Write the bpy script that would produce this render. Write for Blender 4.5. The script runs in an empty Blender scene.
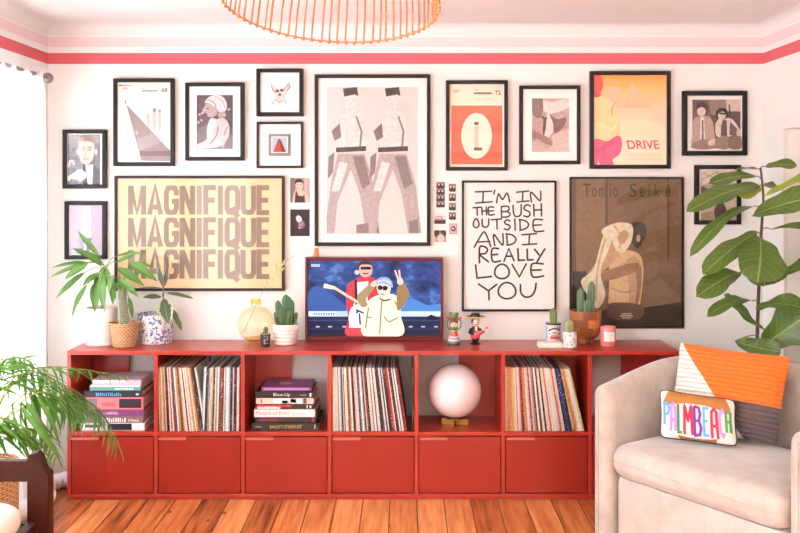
import bpy, bmesh, math, random
from mathutils import Vector, Matrix
from mathutils.geometry import tessellate_polygon
R = math.radians
PI = math.pi
rnd = random.Random(7)
SC = bpy.context.scene
COL = SC.collection

# ------------------------------------------------------------------ camera geometry
F, CX, CY, EYE = 940.0, 405.0, 186.0, 1.535
YW = 4.954            # far wall
YS = 4.594            # sideboard front
XL, XR = -1.882, 1.887
YB = -1.2             # wall behind the camera
ZC = 2.385


def P(x, y, Y):
    """photo pixel at depth Y -> world point"""
    return Vector(((x - CX) / F * Y, Y, EYE - (y - CY) / F * Y))


# ------------------------------------------------------------------ materials
def lin(c):
    c = c / 255.0
    return c / 12.92 if c <= 0.04045 else ((c + 0.055) / 1.055) ** 2.4


def rgb(c):
    return (lin(c[0]), lin(c[1]), lin(c[2]), 1.0)


class NT:
    def __init__(s, name):
        s.m = bpy.data.materials.new(name)
        s.m.use_nodes = True
        s.t = s.m.node_tree
        s.b = s.t.nodes['Principled BSDF']
        s.out = s.t.nodes['Material Output']

    def n(s, typ, **kw):
        nd = s.t.nodes.new(typ)
        for k, v in kw.items():
            if k.startswith('i_'):
                nd.inputs[k[2:].replace('_', ' ')].default_value = v
            else:
                setattr(nd, k, v)
        return nd

    def l(s, a, b):
        s.t.links.new(a, b)

    def math(s, op, a, b=None, c=None):
        nd = s.n('ShaderNodeMath', operation=op)
        for i, v in enumerate((a, b, c)):
            if v is None:
                continue
            if isinstance(v, (int, float)):
                nd.inputs[i].default_value = v
            else:
                s.l(v, nd.inputs[i])
        return nd.outputs[0]

    def mix(s, fac, a, b):
        nd = s.n('ShaderNodeMix', data_type='RGBA')
        for sock, v in ((nd.inputs[0], fac), (nd.inputs[6], a), (nd.inputs[7], b)):
            if isinstance(v, (int, float)):
                sock.default_value = v
            elif isinstance(v, tuple):
                sock.default_value = v
            else:
                s.l(v, sock)
        return nd.outputs[2]

    def coord(s, which='Object', scale=(1, 1, 1)):
        tc = s.n('ShaderNodeTexCoord')
        mp = s.n('ShaderNodeMapping')
        mp.inputs['Scale'].default_value = scale
        s.l(tc.outputs[which], mp.inputs['Vector'])
        return mp.outputs[0]

    def noise(s, vec, scale, detail=3.0, rough=0.5):
        nd = s.n('ShaderNodeTexNoise')
        nd.inputs['Scale'].default_value = scale
        nd.inputs['Detail'].default_value = detail
        nd.inputs['Roughness'].default_value = rough
        s.l(vec, nd.inputs['Vector'])
        return nd.outputs[0]

    def bump(s, h, strength=0.2, dist=0.002):
        nd = s.n('ShaderNodeBump')
        nd.inputs['Strength'].default_value = strength
        nd.inputs['Distance'].default_value = dist
        s.l(h, nd.inputs['Height'])
        s.l(nd.outputs[0], s.b.inputs['Normal'])


_mc = {}


def mat(name, c, rough=0.5, metal=0.0, var=0.06, scale=12.0, bump=0.0, bscale=60.0, coat=0.0, sheen=0.0, stretch=(1, 1, 1), spec=0.5, trans=0.0):
    """principled material whose colour drifts a little with procedural noise"""
    if name in _mc:
        return _mc[name]
    t = NT(name)
    co = t.coord('Object', stretch)
    a = rgb([min(255, v * (1 + var)) for v in c])
    b = rgb([v * (1 - var) for v in c])
    t.l(t.mix(t.noise(co, scale), b, a), t.b.inputs['Base Color'])
    t.b.inputs['Roughness'].default_value = rough
    t.b.inputs['Metallic'].default_value = metal
    t.b.inputs['Coat Weight'].default_value = coat
    t.b.inputs['Coat Roughness'].default_value = 0.08
    t.b.inputs['Sheen Weight'].default_value = sheen
    t.b.inputs['Specular IOR Level'].default_value = spec
    if bump:
        t.bump(t.noise(co, bscale, 4), bump, 0.002)
    _mc[name] = t.m
    return t.m


def ink(c):
    """flat print colour"""
    return mat('print_%d_%d_%d' % tuple(c), c, rough=0.55, var=0.025, scale=40, spec=0.3)


def photo_ink(c):
    """tone of a photographic print: blotchy and grainy"""
    nm = 'photo_%d_%d_%d' % tuple(c)
    if nm in _mc:
        return _mc[nm]
    t = NT(nm)
    co = t.coord('Object')
    v = t.math('ADD', t.math('MULTIPLY', t.noise(co, 55, 4, .65), .75), t.math('MULTIPLY', t.noise(co, 420, 2), .35))
    t.l(t.mix(v, rgb([x * .60 for x in c]), rgb([min(255, x * 1.14 + 6) for x in c])), t.b.inputs['Base Color'])
    t.b.inputs['Roughness'].default_value = .5
    t.b.inputs['Specular IOR Level'].default_value = .3
    _mc[nm] = t.m
    return t.m


def glass_thin(name, tint=(1, 1, 1), edge=None, ior=1.45, gl=1.0):
    if name in _mc:
        return _mc[name]
    t = NT(name)
    tr = t.n('ShaderNodeBsdfTransparent')
    if edge:
        lw = t.n('ShaderNodeLayerWeight')
        lw.inputs[0].default_value = 0.35
        t.l(t.mix(lw.outputs['Facing'], (*tint, 1), (*edge, 1)), tr.inputs[0])
    else:
        tr.inputs[0].default_value = (*tint, 1)
    gs = t.n('ShaderNodeBsdfGlossy')
    gs.inputs['Roughness'].default_value = 0.01
    gs.inputs[0].default_value = (gl, gl, gl, 1)
    fw = t.n('ShaderNodeLayerWeight')
    fw.inputs[0].default_value = 0.5
    fr = t.math('ADD', t.math('MULTIPLY', t.math('POWER', fw.outputs['Facing'], 5.0), 0.9), ((ior - 1) / (ior + 1)) ** 2)
    mx = t.n('ShaderNodeMixShader')
    t.l(fr, mx.inputs[0])
    t.l(tr.outputs[0], mx.inputs[1])
    t.l(gs.outputs[0], mx.inputs[2])
    t.l(mx.outputs[0], t.out.inputs[0])
    _mc[name] = t.m
    return t.m


# ------------------------------------------------------------------ mesh builder
class MB:
    def __init__(s):
        s.v, s.f, s.m, s.sm, s.uv = [], [], [], [], []

    def add(s, vs, fs, mi=0, smooth=False, uvs=None):
        o = len(s.v)
        s.v += [Vector(p) for p in vs]
        for k, f in enumerate(fs):
            s.f.append([i + o for i in f])
            s.m.append(mi)
            s.sm.append(smooth)
            s.uv.append([uvs[i] for i in f] if uvs else None)
        return s

    def box(s, x0, y0, z0, x1, y1, z1, mi=0):
        vs = [(x, y, z) for z in (z0, z1) for y in (y0, y1) for x in (x0, x1)]
        return s.add(vs, [(0, 2, 3, 1), (4, 5, 7, 6), (0, 1, 5, 4), (2, 6, 7, 3), (0, 4, 6, 2), (1, 3, 7, 5)], mi)

    def obox(s, c, ax, ay, az, mi=0):
        c, ax, ay, az = map(Vector, (c, ax, ay, az))
        vs = [c + ax * i + ay * j + az * k for k in (-1, 1) for j in (-1, 1) for i in (-1, 1)]
        return s.add(vs, [(0, 2, 3, 1), (4, 5, 7, 6), (0, 1, 5, 4), (2, 6, 7, 3), (0, 4, 6, 2), (1, 3, 7, 5)], mi)

    def tube(s, pts, rad, n=8, mi=0, cap=True):
        pts = [Vector(p) for p in pts]
        N = len(pts)
        rs = rad if isinstance(rad, (list, tuple)) else [rad] * N
        vs, fs = [], []
        up = None
        for i, p in enumerate(pts):
            d = (pts[min(i + 1, N - 1)] - pts[max(i - 1, 0)]).normalized()
            if up is None:
                up = d.orthogonal().normalized()
            up = (up - d * up.dot(d))
            up = up.normalized() if up.length > 1e-6 else d.orthogonal().normalized()
            sd = d.cross(up)
            for k in range(n):
                a = 2 * PI * k / n
                vs.append(p + (up * math.cos(a) + sd * math.sin(a)) * rs[i])
        for i in range(N - 1):
            for k in range(n):
                fs.append((i * n + k, i * n + (k + 1) % n, (i + 1) * n + (k + 1) % n, (i + 1) * n + k))
        if cap:
            fs.append(tuple(range(n))[::-1])
            fs.append(tuple((N - 1) * n + k for k in range(n)))
        return s.add(vs, fs, mi, True)

    def lathe(s, prof, c=(0, 0, 0), n=32, mi=0, fn=None, closed=True):
        c = Vector(c)
        vs, fs, N = [], [], len(prof)
        for i, (r, z) in enumerate(prof):
            for k in range(n):
                a = 2 * PI * k / n
                rr = r * (fn(a, z) if fn else 1)
                vs.append(c + Vector((rr * math.cos(a), rr * math.sin(a), z)))
        for i in range(N - 1):
            for k in range(n):
                fs.append((i * n + k, i * n + (k + 1) % n, (i + 1) * n + (k + 1) % n, (i + 1) * n + k))
        if closed:
            if prof[0][0] > 1e-5:
                fs.append(tuple(range(n))[::-1])
            if prof[-1][0] > 1e-5:
                fs.append(tuple((N - 1) * n + k for k in range(n)))
        return s.add(vs, fs, mi, True)

    def ball(s, c, rx, ry=None, rz=None, n=20, h=12, mi=0, rot=None):
        ry = ry or rx
        rz = rz or rx
        c = Vector(c)
        vs, fs = [], []
        for i in range(h + 1):
            t = PI * i / h
            for k in range(n):
                a = 2 * PI * k / n
                q = Vector((rx * math.sin(t) * math.cos(a), ry * math.sin(t) * math.sin(a), -rz * math.cos(t)))
                if rot:
                    q = rot @ q
                vs.append(c + q)
        for i in range(h):
            for k in range(n):
                fs.append((i * n + k, i * n + (k + 1) % n, (i + 1) * n + (k + 1) % n, (i + 1) * n + k))
        return s.add(vs, fs, mi, True)

    def sheet(s, rows, mi=0, smooth=True, uv=None, close=False):
        n, m = len(rows), len(rows[0])
        vs = [p for r in rows for p in r]
        fs = []
        for i in range(n - 1):
            for j in range(m - 1 + (1 if close else 0)):
                fs.append((i * m + j, i * m + (j + 1) % m, (i + 1) * m + (j + 1) % m, (i + 1) * m + j))
        return s.add(vs, fs, mi, smooth, [q for r in uv for q in r] if uv else None)

    def flat(s, pts, mi=0):
        pts = [Vector(p) for p in pts]
        tris = tessellate_polygon([pts])
        return s.add(pts, [tuple(t) for t in tris], mi)

    def build(s, name, mats, parent=None, origin=None, local=False, bevel=0.0, seg=2, angle=40, subsurf=0):
        me = bpy.data.meshes.new(name)
        if local:
            off = Vector((0, 0, 0))
        elif parent is not None:
            off = W[parent.name]
        else:
            off = Vector(origin) if origin is not None else Vector((0, 0, 0))
        me.from_pydata([p - off for p in s.v], [], s.f)
        if not isinstance(mats, (list, tuple)):
            mats = [mats]
        for m in mats:
            me.materials.append(m)
        me.polygons.foreach_set('material_index', s.m)
        me.polygons.foreach_set('use_smooth', s.sm)
        if any(u is not None for u in s.uv):
            ul = me.uv_layers.new(name='UVMap')
            for p, u in zip(me.polygons, s.uv):
                if u:
                    for li, q in zip(p.loop_indices, u):
                        ul.data[li].uv = q
        bm = bmesh.new()
        bm.from_mesh(me)
        bmesh.ops.remove_doubles(bm, verts=bm.verts, dist=1e-6)
        bmesh.ops.recalc_face_normals(bm, faces=bm.faces)
        bm.to_mesh(me)
        bm.free()
        if any(s.sm):
            me.set_sharp_from_angle(angle=R(angle))
        o = bpy.data.objects.new(name, me)
        COL.objects.link(o)
        if parent is not None:
            o.parent = parent
            W[o.name] = W[parent.name].copy()
        else:
            o.location = off
            W[o.name] = off.copy()
        if bevel:
            b = o.modifiers.new('bevel', 'BEVEL')
            b.width = bevel
            b.segments = seg
            b.limit_method = 'ANGLE'
            b.angle_limit = R(35)
        if subsurf:
            sb = o.modifiers.new('subdivision', 'SUBSURF')
            sb.levels = sb.render_levels = subsurf
        return o


W = {}


def tag(o, label, cat, group=None):
    o['label'] = label
    o['category'] = cat
    if group:
        o['group'] = group
    return o


def thing(name, label, cat, loc, group=None, rotz=0.0):
    o = bpy.data.objects.new(name, None)
    o.empty_display_size = 0.05
    COL.objects.link(o)
    o.location = loc
    o.rotation_euler = (0, 0, rotz)
    W[o.name] = Vector(loc)
    return tag(o, label, cat, group)


def struct(o):
    o['kind'] = 'structure'
    return o


def spline(pts, n=6, closed=False):
    pts = [Vector(p) for p in pts]
    N = len(pts)
    out = []
    rng = range(N) if closed else range(N - 1)
    for i in rng:
        if closed:
            a, b, c, d = pts[i - 1], pts[i], pts[(i + 1) % N], pts[(i + 2) % N]
        else:
            a, b, c, d = pts[max(i - 1, 0)], pts[i], pts[i + 1], pts[min(i + 2, N - 1)]
        for k in range(n):
            t = k / n
            out.append(0.5 * ((2 * b) + (c - a) * t + (2 * a - 5 * b + 4 * c - d) * t * t + (3 * b - a - 3 * c + d) * t ** 3))
    if not closed:
        out.append(pts[-1])
    return out


def text_geo(s, bold=0.0):
    """2D outline triangles of a word, normalised to the unit square"""
    cu = bpy.data.curves.new('lettering', 'FONT')
    cu.body = s
    cu.offset = bold
    cu.resolution_u = 4
    ob = bpy.data.objects.new('lettering', cu)
    COL.objects.link(ob)
    dg = bpy.context.evaluated_depsgraph_get()
    me = bpy.data.meshes.new_from_object(ob.evaluated_get(dg))
    vs = [v.co.copy() for v in me.vertices]
    fs = [tuple(p.vertices) for p in me.polygons]
    bpy.data.objects.remove(ob)
    bpy.data.curves.remove(cu)
    bpy.data.meshes.remove(me)
    x0, x1 = min(v.x for v in vs), max(v.x for v in vs)
    y0, y1 = min(v.y for v in vs), max(v.y for v in vs)
    return [((v.x - x0) / (x1 - x0), (v.y - y0) / (y1 - y0)) for v in vs], fs


def ribbon2(pts, w):
    """mitred flat stroke in 2D: quads as point lists"""
    pts = [Vector((p[0], p[1])) for p in pts]
    N = len(pts)
    L, Rr = [], []
    for i in range(N):
        if i == 0:
            d = (pts[1] - pts[0]).normalized()
            nrm, k = Vector((-d.y, d.x)), 1
        elif i == N - 1:
            d = (pts[-1] - pts[-2]).normalized()
            nrm, k = Vector((-d.y, d.x)), 1
        else:
            d1, d2 = (pts[i] - pts[i - 1]).normalized(), (pts[i + 1] - pts[i]).normalized()
            n1, n2 = Vector((-d1.y, d1.x)), Vector((-d2.y, d2.x))
            nrm = (n1 + n2)
            nrm = nrm.normalized() if nrm.length > 1e-4 else n1
            k = min(1.6, 1 / max(0.3, nrm.dot(n1)))
        ww = w[i] if isinstance(w, (list, tuple)) else w
        L.append(pts[i] + nrm * ww * 0.5 * k)
        Rr.append(pts[i] - nrm * ww * 0.5 * k)
    return [(L[i], L[i + 1], Rr[i + 1], Rr[i]) for i in range(N - 1)]


class Art:
    """flat printed picture: coloured shapes laid on one sheet, given in photo-crop units"""
    def __init__(s, Y, org=(0, 0), sc=1.0, step=0.00012):
        s.mb = MB()
        s.Y = Y
        s.k = 0
        s.org, s.sc, s.step = org, sc, step
        s.mats, s.idx = [], {}

    grain = False

    def mi(s, c):
        m = c if isinstance(c, bpy.types.Material) else (photo_ink(c) if s.grain else ink(c))
        if m.name not in s.idx:
            s.idx[m.name] = len(s.mats)
            s.mats.append(m)
        return s.idx[m.name]

    def p(s, q):
        return P(s.org[0] + q[0] / s.sc, s.org[1] + q[1] / s.sc, s.Y) - Vector((0, s.k * s.step, 0))

    def poly(s, c, pts):
        s.mb.flat([s.p(q) for q in pts], s.mi(c))
        s.k += 1
        return s

    def blob(s, c, pts, n=5):
        return s.poly(c, spline([(q[0], q[1], 0) for q in pts], n, True))

    def rect(s, c, x0, y0, x1, y1):
        mi = s.mi(c)
        s.mb.add([s.p((x0, y0)), s.p((x1, y0)), s.p((x1, y1)), s.p((x0, y1))], [(0, 1, 2, 3)], mi, False,
                 [(0, 1), (1, 1), (1, 0), (0, 0)])
        s.k += 1
        return s

    def oval(s, c, x, y, rx, ry, rot=0.0, n=24):
        cr, sr = math.cos(rot), math.sin(rot)
        return s.poly(c, [(x + rx * math.cos(a) * cr - ry * math.sin(a) * sr, y + rx * math.cos(a) * sr + ry * math.sin(a) * cr)
                          for a in [2 * PI * i / n for i in range(n)]])

    def stroke(s, c, pts, w, smooth=False):
        if smooth:
            pts = spline([(q[0], q[1], 0) for q in pts], 6)
        mi = s.mi(c)
        for qd in ribbon2(pts, w):
            s.mb.add([s.p(q) for q in qd], [(0, 1, 2, 3)], mi)
        s.k += 1
        return s

    def ring(s, c, x, y, rx, ry, w):
        return s.stroke(c, [(x + rx * math.cos(a), y + ry * math.sin(a)) for a in [2 * PI * i / 24 for i in range(25)]], w)

    def text(s, c, word, x0, y0, x1, y1, bold=0.0, slant=0.0):
        vs, fs = text_geo(word, bold)
        mi = s.mi(c)
        s.mb.add([s.p((x0 + u * (x1 - x0) + slant * v * (y1 - y0), y1 + v * (y0 - y1))) for u, v in vs], fs, mi)
        s.k += 1
        return s

    def build(s, name, parent=None, origin=None):
        return s.mb.build(name, s.mats, parent, origin)


def leaf(mb, base, tip, width, up=(0, 0, 1), droop=0.0, shape='lance', fold=0.15, n=10, m=3, wave=0.0, mi=0, side_droop=0.0):
    base, tip, up = Vector(base), Vector(tip), Vector(up)
    ax = tip - base
    L = ax.length
    d = ax.normalized()
    up = up - d * up.dot(d)
    up = up.normalized() if up.length > 1e-4 else d.orthogonal().normalized()
    sd = d.cross(up)
    rows, uv = [], []
    ph = rnd.random() * 6
    for i in range(n + 1):
        t = i / n
        if shape == 'fig':
            w = (.36 + .64 * (t / .62) ** 1.3) if t < .62 else math.sqrt(max(0, 1 - ((t - .62) / .38) ** 2.4))
            w *= min(1, (t / .10) ** .6) * (1 + .05 * math.sin(ph + t * 17))
        elif shape == 'ellip':
            w = max(0.0, math.sin(PI * t ** 0.95)) ** 0.75
        else:
            w = max(0.0, math.sin(PI * t ** 0.75)) ** 0.9
        w = max(w, 0.03) * width * 0.5
        c = base + ax * t + up * (droop * L * 4 * t * (1 - t)) + sd * (side_droop * L * 4 * t * (1 - t))
        row, ur = [], []
        for j in range(-m, m + 1):
            q = j / m
            z = fold * w * (abs(q) ** 1.4) + wave * width * math.sin(ph + t * 11 + (2 if q > 0 else 0)) * abs(q) ** 2
            row.append(c + sd * (w * q) + up * z)
            ur.append((t, q * 0.5 + 0.5))
        rows.append(row)
        uv.append(ur)
    mb.sheet(rows, mi, True, uv)


def leaf_mat(name, c1, c2, vein, nv=8.0, vs=0.10, rough=0.35, edge=None, mottled=0.0):
    t = NT(name)
    tc = t.n('ShaderNodeTexCoord')
    sp = t.n('ShaderNodeSeparateXYZ')
    t.l(tc.outputs['UV'], sp.inputs[0])
    u, v = sp.outputs[0], sp.outputs[1]
    av = t.math('ABSOLUTE', t.math('SUBTRACT', v, 0.5))
    mid = t.math('LESS_THAN', av, 0.022)
    fr = t.math('FRACT', t.math('SUBTRACT', t.math('MULTIPLY', u, nv), t.math('MULTIPLY', av, nv * 0.55)))
    sv = t.math('LESS_THAN', fr, vs)
    vn = t.math('MAXIMUM', mid, t.math('MULTIPLY', sv, 0.7))
    co = t.coord('Object')
    base = t.mix(t.noise(co, 14), rgb(c1), rgb(c2))
    colr = t.mix(t.math('MULTIPLY', vn, 0.7), base, rgb(vein))
    if edge:
        nz = t.noise(co, 45, 2)
        ed = t.math('GREATER_THAN', t.math('ADD', av, t.math('MULTIPLY', nz, 0.35)), 0.53)
        colr = t.mix(t.math('MULTIPLY', ed, 0.85), colr, rgb(edge))
    t.l(colr, t.b.inputs['Base Color'])
    t.b.inputs['Roughness'].default_value = rough
    t.bump(t.math('SUBTRACT', 0, vn), 0.15, 0.001)
    tl = t.n('ShaderNodeBsdfTranslucent')
    t.l(colr, tl.inputs[0])
    mx = t.n('ShaderNodeMixShader')
    mx.inputs[0].default_value = 0.22
    t.l(t.b.outputs[0], mx.inputs[1])
    t.l(tl.outputs[0], mx.inputs[2])
    t.l(mx.outputs[0], t.out.inputs[0])
    return t.m
# ================================================================== THE ROOM
def wall_mat():
    t = NT('wall_paint_with_bands')
    tc = t.n('ShaderNodeTexCoord')
    sp = t.n('ShaderNodeSeparateXYZ')
    t.l(tc.outputs['Object'], sp.inputs[0])
    z = sp.outputs[2]

    def band(a, b):
        return t.math('MULTIPLY', t.math('GREATER_THAN', z, a), t.math('LESS_THAN', z, b))
    nz = t.noise(tc.outputs['Object'], 5, 4)
    wh = t.mix(nz, rgb((234, 233, 229)), rgb((240, 239, 236)))
    c = t.mix(band(2.178, 2.236), wh, t.mix(nz, rgb((202, 88, 96)), rgb((210, 95, 103))))
    c = t.mix(band(2.268, 2.318), c, rgb((236, 212, 213)))
    t.l(c, t.b.inputs['Base Color'])
    t.b.inputs['Roughness'].default_value = 0.75
    t.bump(t.noise(tc.outputs['Object'], 120, 4), 0.06, 0.001)
    return t.m


def floor_mat():
    t = NT('pine_floorboards')
    tc = t.n('ShaderNodeTexCoord')
    sp = t.n('ShaderNodeSeparateXYZ')
    t.l(tc.outputs['Object'], sp.inputs[0])
    x, y = sp.outputs[0], sp.outputs[1]
    W0 = 0.131
    px = t.math('DIVIDE', t.math('ADD', x, 10.03), W0)
    ix = t.math('FLOOR', px)
    fx = t.math('FRACT', px)
    wn = t.n('ShaderNodeTexWhiteNoise', noise_dimensions='1D')
    t.l(ix, wn.inputs['W'])
    r = wn.outputs[0]
    # grain: noise stretched along the board, shifted per board
    cb = t.n('ShaderNodeCombineXYZ')
    t.l(t.math('MULTIPLY', x, 26.0), cb.inputs[0])
    t.l(t.math('ADD', t.math('MULTIPLY', y, 1.6), t.math('MULTIPLY', r, 57.0)), cb.inputs[1])
    t.l(t.math('MULTIPLY', ix, 3.7), cb.inputs[2])
    g = t.noise(cb.outputs[0], 1.6, 5, 0.6)
    cb2 = t.n('ShaderNodeCombineXYZ')
    t.l(t.math('MULTIPLY', x, 5.0), cb2.inputs[0])
    t.l(t.math('ADD', t.math('MULTIPLY', y, 2.2), t.math('MULTIPLY', r, 91.0)), cb2.inputs[1])
    t.l(ix, cb2.inputs[2])
    big = t.noise(cb2.outputs[0], 1.3, 3)
    rp = t.n('ShaderNodeValToRGB')
    cr = rp.color_ramp
    cr.elements[0].position = 0.25
    cr.elements[0].color = rgb((100, 46, 18))
    cr.elements[1].position = 0.78
    cr.elements[1].color = rgb((230, 158, 98))
    e = cr.elements.new(0.5)
    e.color = rgb((190, 106, 54))
    v = t.math('ADD', t.math('ADD', t.math('MULTIPLY', g, 0.85), t.math('MULTIPLY', big, 0.25)), t.math('SUBTRACT', t.math('MULTIPLY', r, 0.34), .17))
    t.l(v, rp.inputs[0])
    # knots
    vo = t.n('ShaderNodeTexVoronoi')
    vo.inputs['Scale'].default_value = 1.0
    cb3 = t.n('ShaderNodeCombineXYZ')
    t.l(t.math('MULTIPLY', x, 7.0), cb3.inputs[0])
    t.l(t.math('ADD', t.math('MULTIPLY', y, 4.5), t.math('MULTIPLY', r, 33.0)), cb3.inputs[1])
    t.l(t.math('MULTIPLY', ix, 1.3), cb3.inputs[2])
    t.l(cb3.outputs[0], vo.inputs['Vector'])
    kn = t.math('LESS_THAN', vo.outputs['Distance'], 0.085)
    c = t.mix(t.math('MULTIPLY', kn, 0.75), rp.outputs[0], rgb((70, 28, 10)))
    gap = t.math('ADD', t.math('LESS_THAN', fx, 0.022), t.math('GREATER_THAN', fx, 0.985))
    c = t.mix(gap, c, rgb((48, 24, 14)))
    t.l(c, t.b.inputs['Base Color'])
    t.b.inputs['Roughness'].default_value = 0.33
    t.bump(t.math('SUBTRACT', t.math('MULTIPLY', g, 0.25), gap), 0.35, 0.002)
    return t.m


M_WALL = wall_mat()
M_CEIL = mat('ceiling_paint', (231, 229, 229), 0.8, var=0.01, scale=3)
M_TRIM = mat('white_gloss_paint', (240, 236, 232), 0.35, var=0.015)
M_DOOR = mat('cream_door_paint', (232, 214, 190), 0.4, var=0.015)
M_PANE = glass_thin('window_pane_glass')

m = MB().box(XL - .12, YB - .12, -.1, XR + .12, YW + .12, 0)
struct(m.build('floor', floor_mat()))
m = MB().box(XL - .12, YB - .12, ZC, XR + .12, YW + .12, ZC + .1)
struct(m.build('ceiling', M_CEIL))
m = MB().box(XL - .12, YW, 0, XR + .12, YW + .12, ZC)
struct(m.build('wall_back', M_WALL))
# left wall with its window opening
WY0, WY1, WZ0, WZ1 = 2.45, 4.60, .3, 2.03
VY0, VY1 = -.8, 1.9
m = MB()
m.box(XL - .12, YB - .12, 0, XL, VY0, ZC)
m.box(XL - .12, VY1, 0, XL, WY0, ZC)
m.box(XL - .12, VY0, 0, XL, VY1, WZ0)
m.box(XL - .12, VY0, WZ1, XL, VY1, ZC)
m.box(XL - .12, WY1, 0, XL, YW, ZC)
m.box(XL - .12, WY0, 0, XL, WY1, WZ0)
m.box(XL - .12, WY0, WZ1, XL, WY1, ZC)
struct(m.build('wall_left', M_WALL))
# right wall with the doorway
DY0, DY1, DZ = 3.72, 4.64, 1.815
m = MB()
m.box(XR, YB - .12, 0, XR + .12, DY0, ZC)
m.box(XR, DY1, 0, XR + .12, YW, ZC)
m.box(XR, DY0, DZ, XR + .12, DY1, ZC)
struct(m.build('wall_right', M_WALL))
# wall behind the camera
m = MB().box(XL, YB - .12, 0, XR, YB, ZC)
struct(m.build('wall_front', M_WALL))


def window(name, axis, a0, a1, z0, z1, w0, w1, nbar):
    """sash frame in the thickness of a wall: axis 'y' = left wall, 'x' = front wall"""
    def bx(mb, a, b, zz0, zz1, d0, d1):
        if axis == 'y':
            mb.box(d0, a, zz0, d1, b, zz1)
        else:
            mb.box(a, d0, zz0, b, d1, zz1)
    fr = MB()
    f = .055
    bx(fr, a0, a0 + f, z0, z1, w0, w1)
    bx(fr, a1 - f, a1, z0, z1, w0, w1)
    bx(fr, a0 + f, a1 - f, z0, z0 + f, w0, w1)
    bx(fr, a0 + f, a1 - f, z1 - f, z1, w0, w1)
    for k in range(1, nbar + 1):
        c = a0 + (a1 - a0) * k / (nbar + 1)
        bx(fr, c - .022, c + .022, z0 + f, z1 - f, w0, w1)
    zm = z0 + (z1 - z0) * .6
    o = struct(fr.build(name, M_TRIM, bevel=.004))
    pn = MB()
    mid = (w0 + w1) / 2
    bx(pn, a0 + f * .5, a1 - f * .5, z0 + f * .5, z1 - f * .5, mid - .002, mid + .002)
    pn.build('pane', M_PANE, o)
    return o


window('window_1', 'y', WY0, WY1, WZ0, WZ1, XL - .09, XL - .03, 2)
window('window_2', 'y', VY0, VY1, WZ0, WZ1, XL - .09, XL - .03, 3)

# doorway: architrave (trim), door leaf
m = MB()
m.box(XR - .018, DY1, 0, XR, DY1 + .078, DZ + .066)
m.box(XR - .018, DY0 - .078, 0, XR, DY0, DZ + .066)
m.box(XR - .018, DY0, DZ, XR, DY1, DZ + .066)
struct(m.build('trim_1', M_TRIM, bevel=.004))
m = MB()
m.box(XR + .06, DY0 + .004, .006, XR + .1, DY1 - .004, DZ - .004)
for (z0, z1) in ((.15, .8), (.95, 1.68)):
    m.box(XR + .052, DY0 + .12, z0, XR + .062, DY1 - .12, z1)
door = struct(m.build('door_1', M_DOOR, bevel=.003))
hd = MB()
hd.tube([(XR + .062, DY0 + .06, .95), (XR + .02, DY0 + .06, .95), (XR + .015, DY0 + .16, .95)], .009, 10)
hd.build('door_handle', mat('brushed_steel', (190, 188, 185), .3, 1.0), door)

# baseboards
BH = .155
struct(MB().box(XL + .018, YW - .018, 0, XR - .018, YW, BH).build('baseboard_back', M_TRIM, bevel=.004))
struct(MB().box(XL, YB, 0, XL + .018, YW, BH).build('baseboard_left', M_TRIM, bevel=.004))
m = MB()
m.box(XR - .018, YB, 0, XR, DY0 - .079, BH)
m.box(XR - .018, DY1 + .079, 0, XR, YW, BH)
struct(m.build('baseboard_right', M_TRIM, bevel=.004))


# plaster cove along the ceiling
def cove(p0, p1, inn):
    mb = MB()
    rows = []
    r = .055
    p0, p1, inn = Vector(p0), Vector(p1), Vector(inn)
    for k in range(9):
        a = PI / 2 * k / 8
        off = inn * (r - r * math.cos(a)) + Vector((0, 0, -(r - r * math.sin(a))))
        rows.append([p0 + off, p1 + off])
    rows.append([p0 + Vector((0, 0, 0)), p1])
    rows.append(rows[0])
    mb.sheet(rows, 0, True)
    return mb


for k, (a, b, i) in enumerate((((XL, YW, ZC), (XR, YW, ZC), (0, -1, 0)), ((XL, YB, ZC), (XL, YW, ZC), (1, 0, 0)), ((XR, YB, ZC), (XR, YW, ZC), (-1, 0, 0)))):
    struct(cove(a, b, i).build('trim_%d' % (k + 2), M_CEIL))

# ================================================================== CURTAIN
t = NT('sheer_white_voile')
tr = t.n('ShaderNodeBsdfTransparent')
tl = t.n('ShaderNodeBsdfTranslucent')
df = t.n('ShaderNodeBsdfDiffuse')
tl.inputs[0].default_value = df.inputs[0].default_value = rgb((250, 248, 250))
mx1, mx2 = t.n('ShaderNodeMixShader'), t.n('ShaderNodeMixShader')
mx1.inputs[0].default_value = .45
t.l(tl.outputs[0], mx1.inputs[1])
t.l(df.outputs[0], mx1.inputs[2])
wv = t.noise(t.coord('Object', (1, 40, 40)), 6, 2)
t.l(t.math('ADD', .86, t.math('MULTIPLY', wv, .12)), mx2.inputs[0])
t.l(tr.outputs[0], mx2.inputs[1])
t.l(mx1.outputs[0], mx2.inputs[2])
t.l(mx2.outputs[0], t.out.inputs[0])
M_VOILE = t.m
CXX = XL + .10
ZROD = 2.077
cur = thing('curtain', 'sheer white floor-length curtain hanging at the window on the left', 'curtain', (CXX, 1.8, 0))
rows = []
NYC = 420
zs = [2.1, 2.085, 2.065, 2.0, 1.6, 1.2, .8, .45, .2, .08, .02]
for z in zs:
    row = []
    for i in range(NYC + 1):
        y = -1.05 + (4.635 + 1.05) * i / NYC
        s = math.sin(y * 47 + 1.3 * math.sin(y * 9)) * .6 + math.sin(y * 101 + 2) * .25
        amp = .012 if z > 2.04 else .026 + .008 * (2 - z)
        row.append(Vector((CXX + s * amp + (.03 * (1 - z / .3) ** 2 if z < .3 else 0), y + .012 * math.sin(z * 3 + y * 13), z)))
    rows.append(row)
MB().sheet(rows).build('voile', M_VOILE, cur)
M_HEM = mat('white_cotton_lining', (240, 238, 245), .8, var=.02, sheen=.2)


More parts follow.
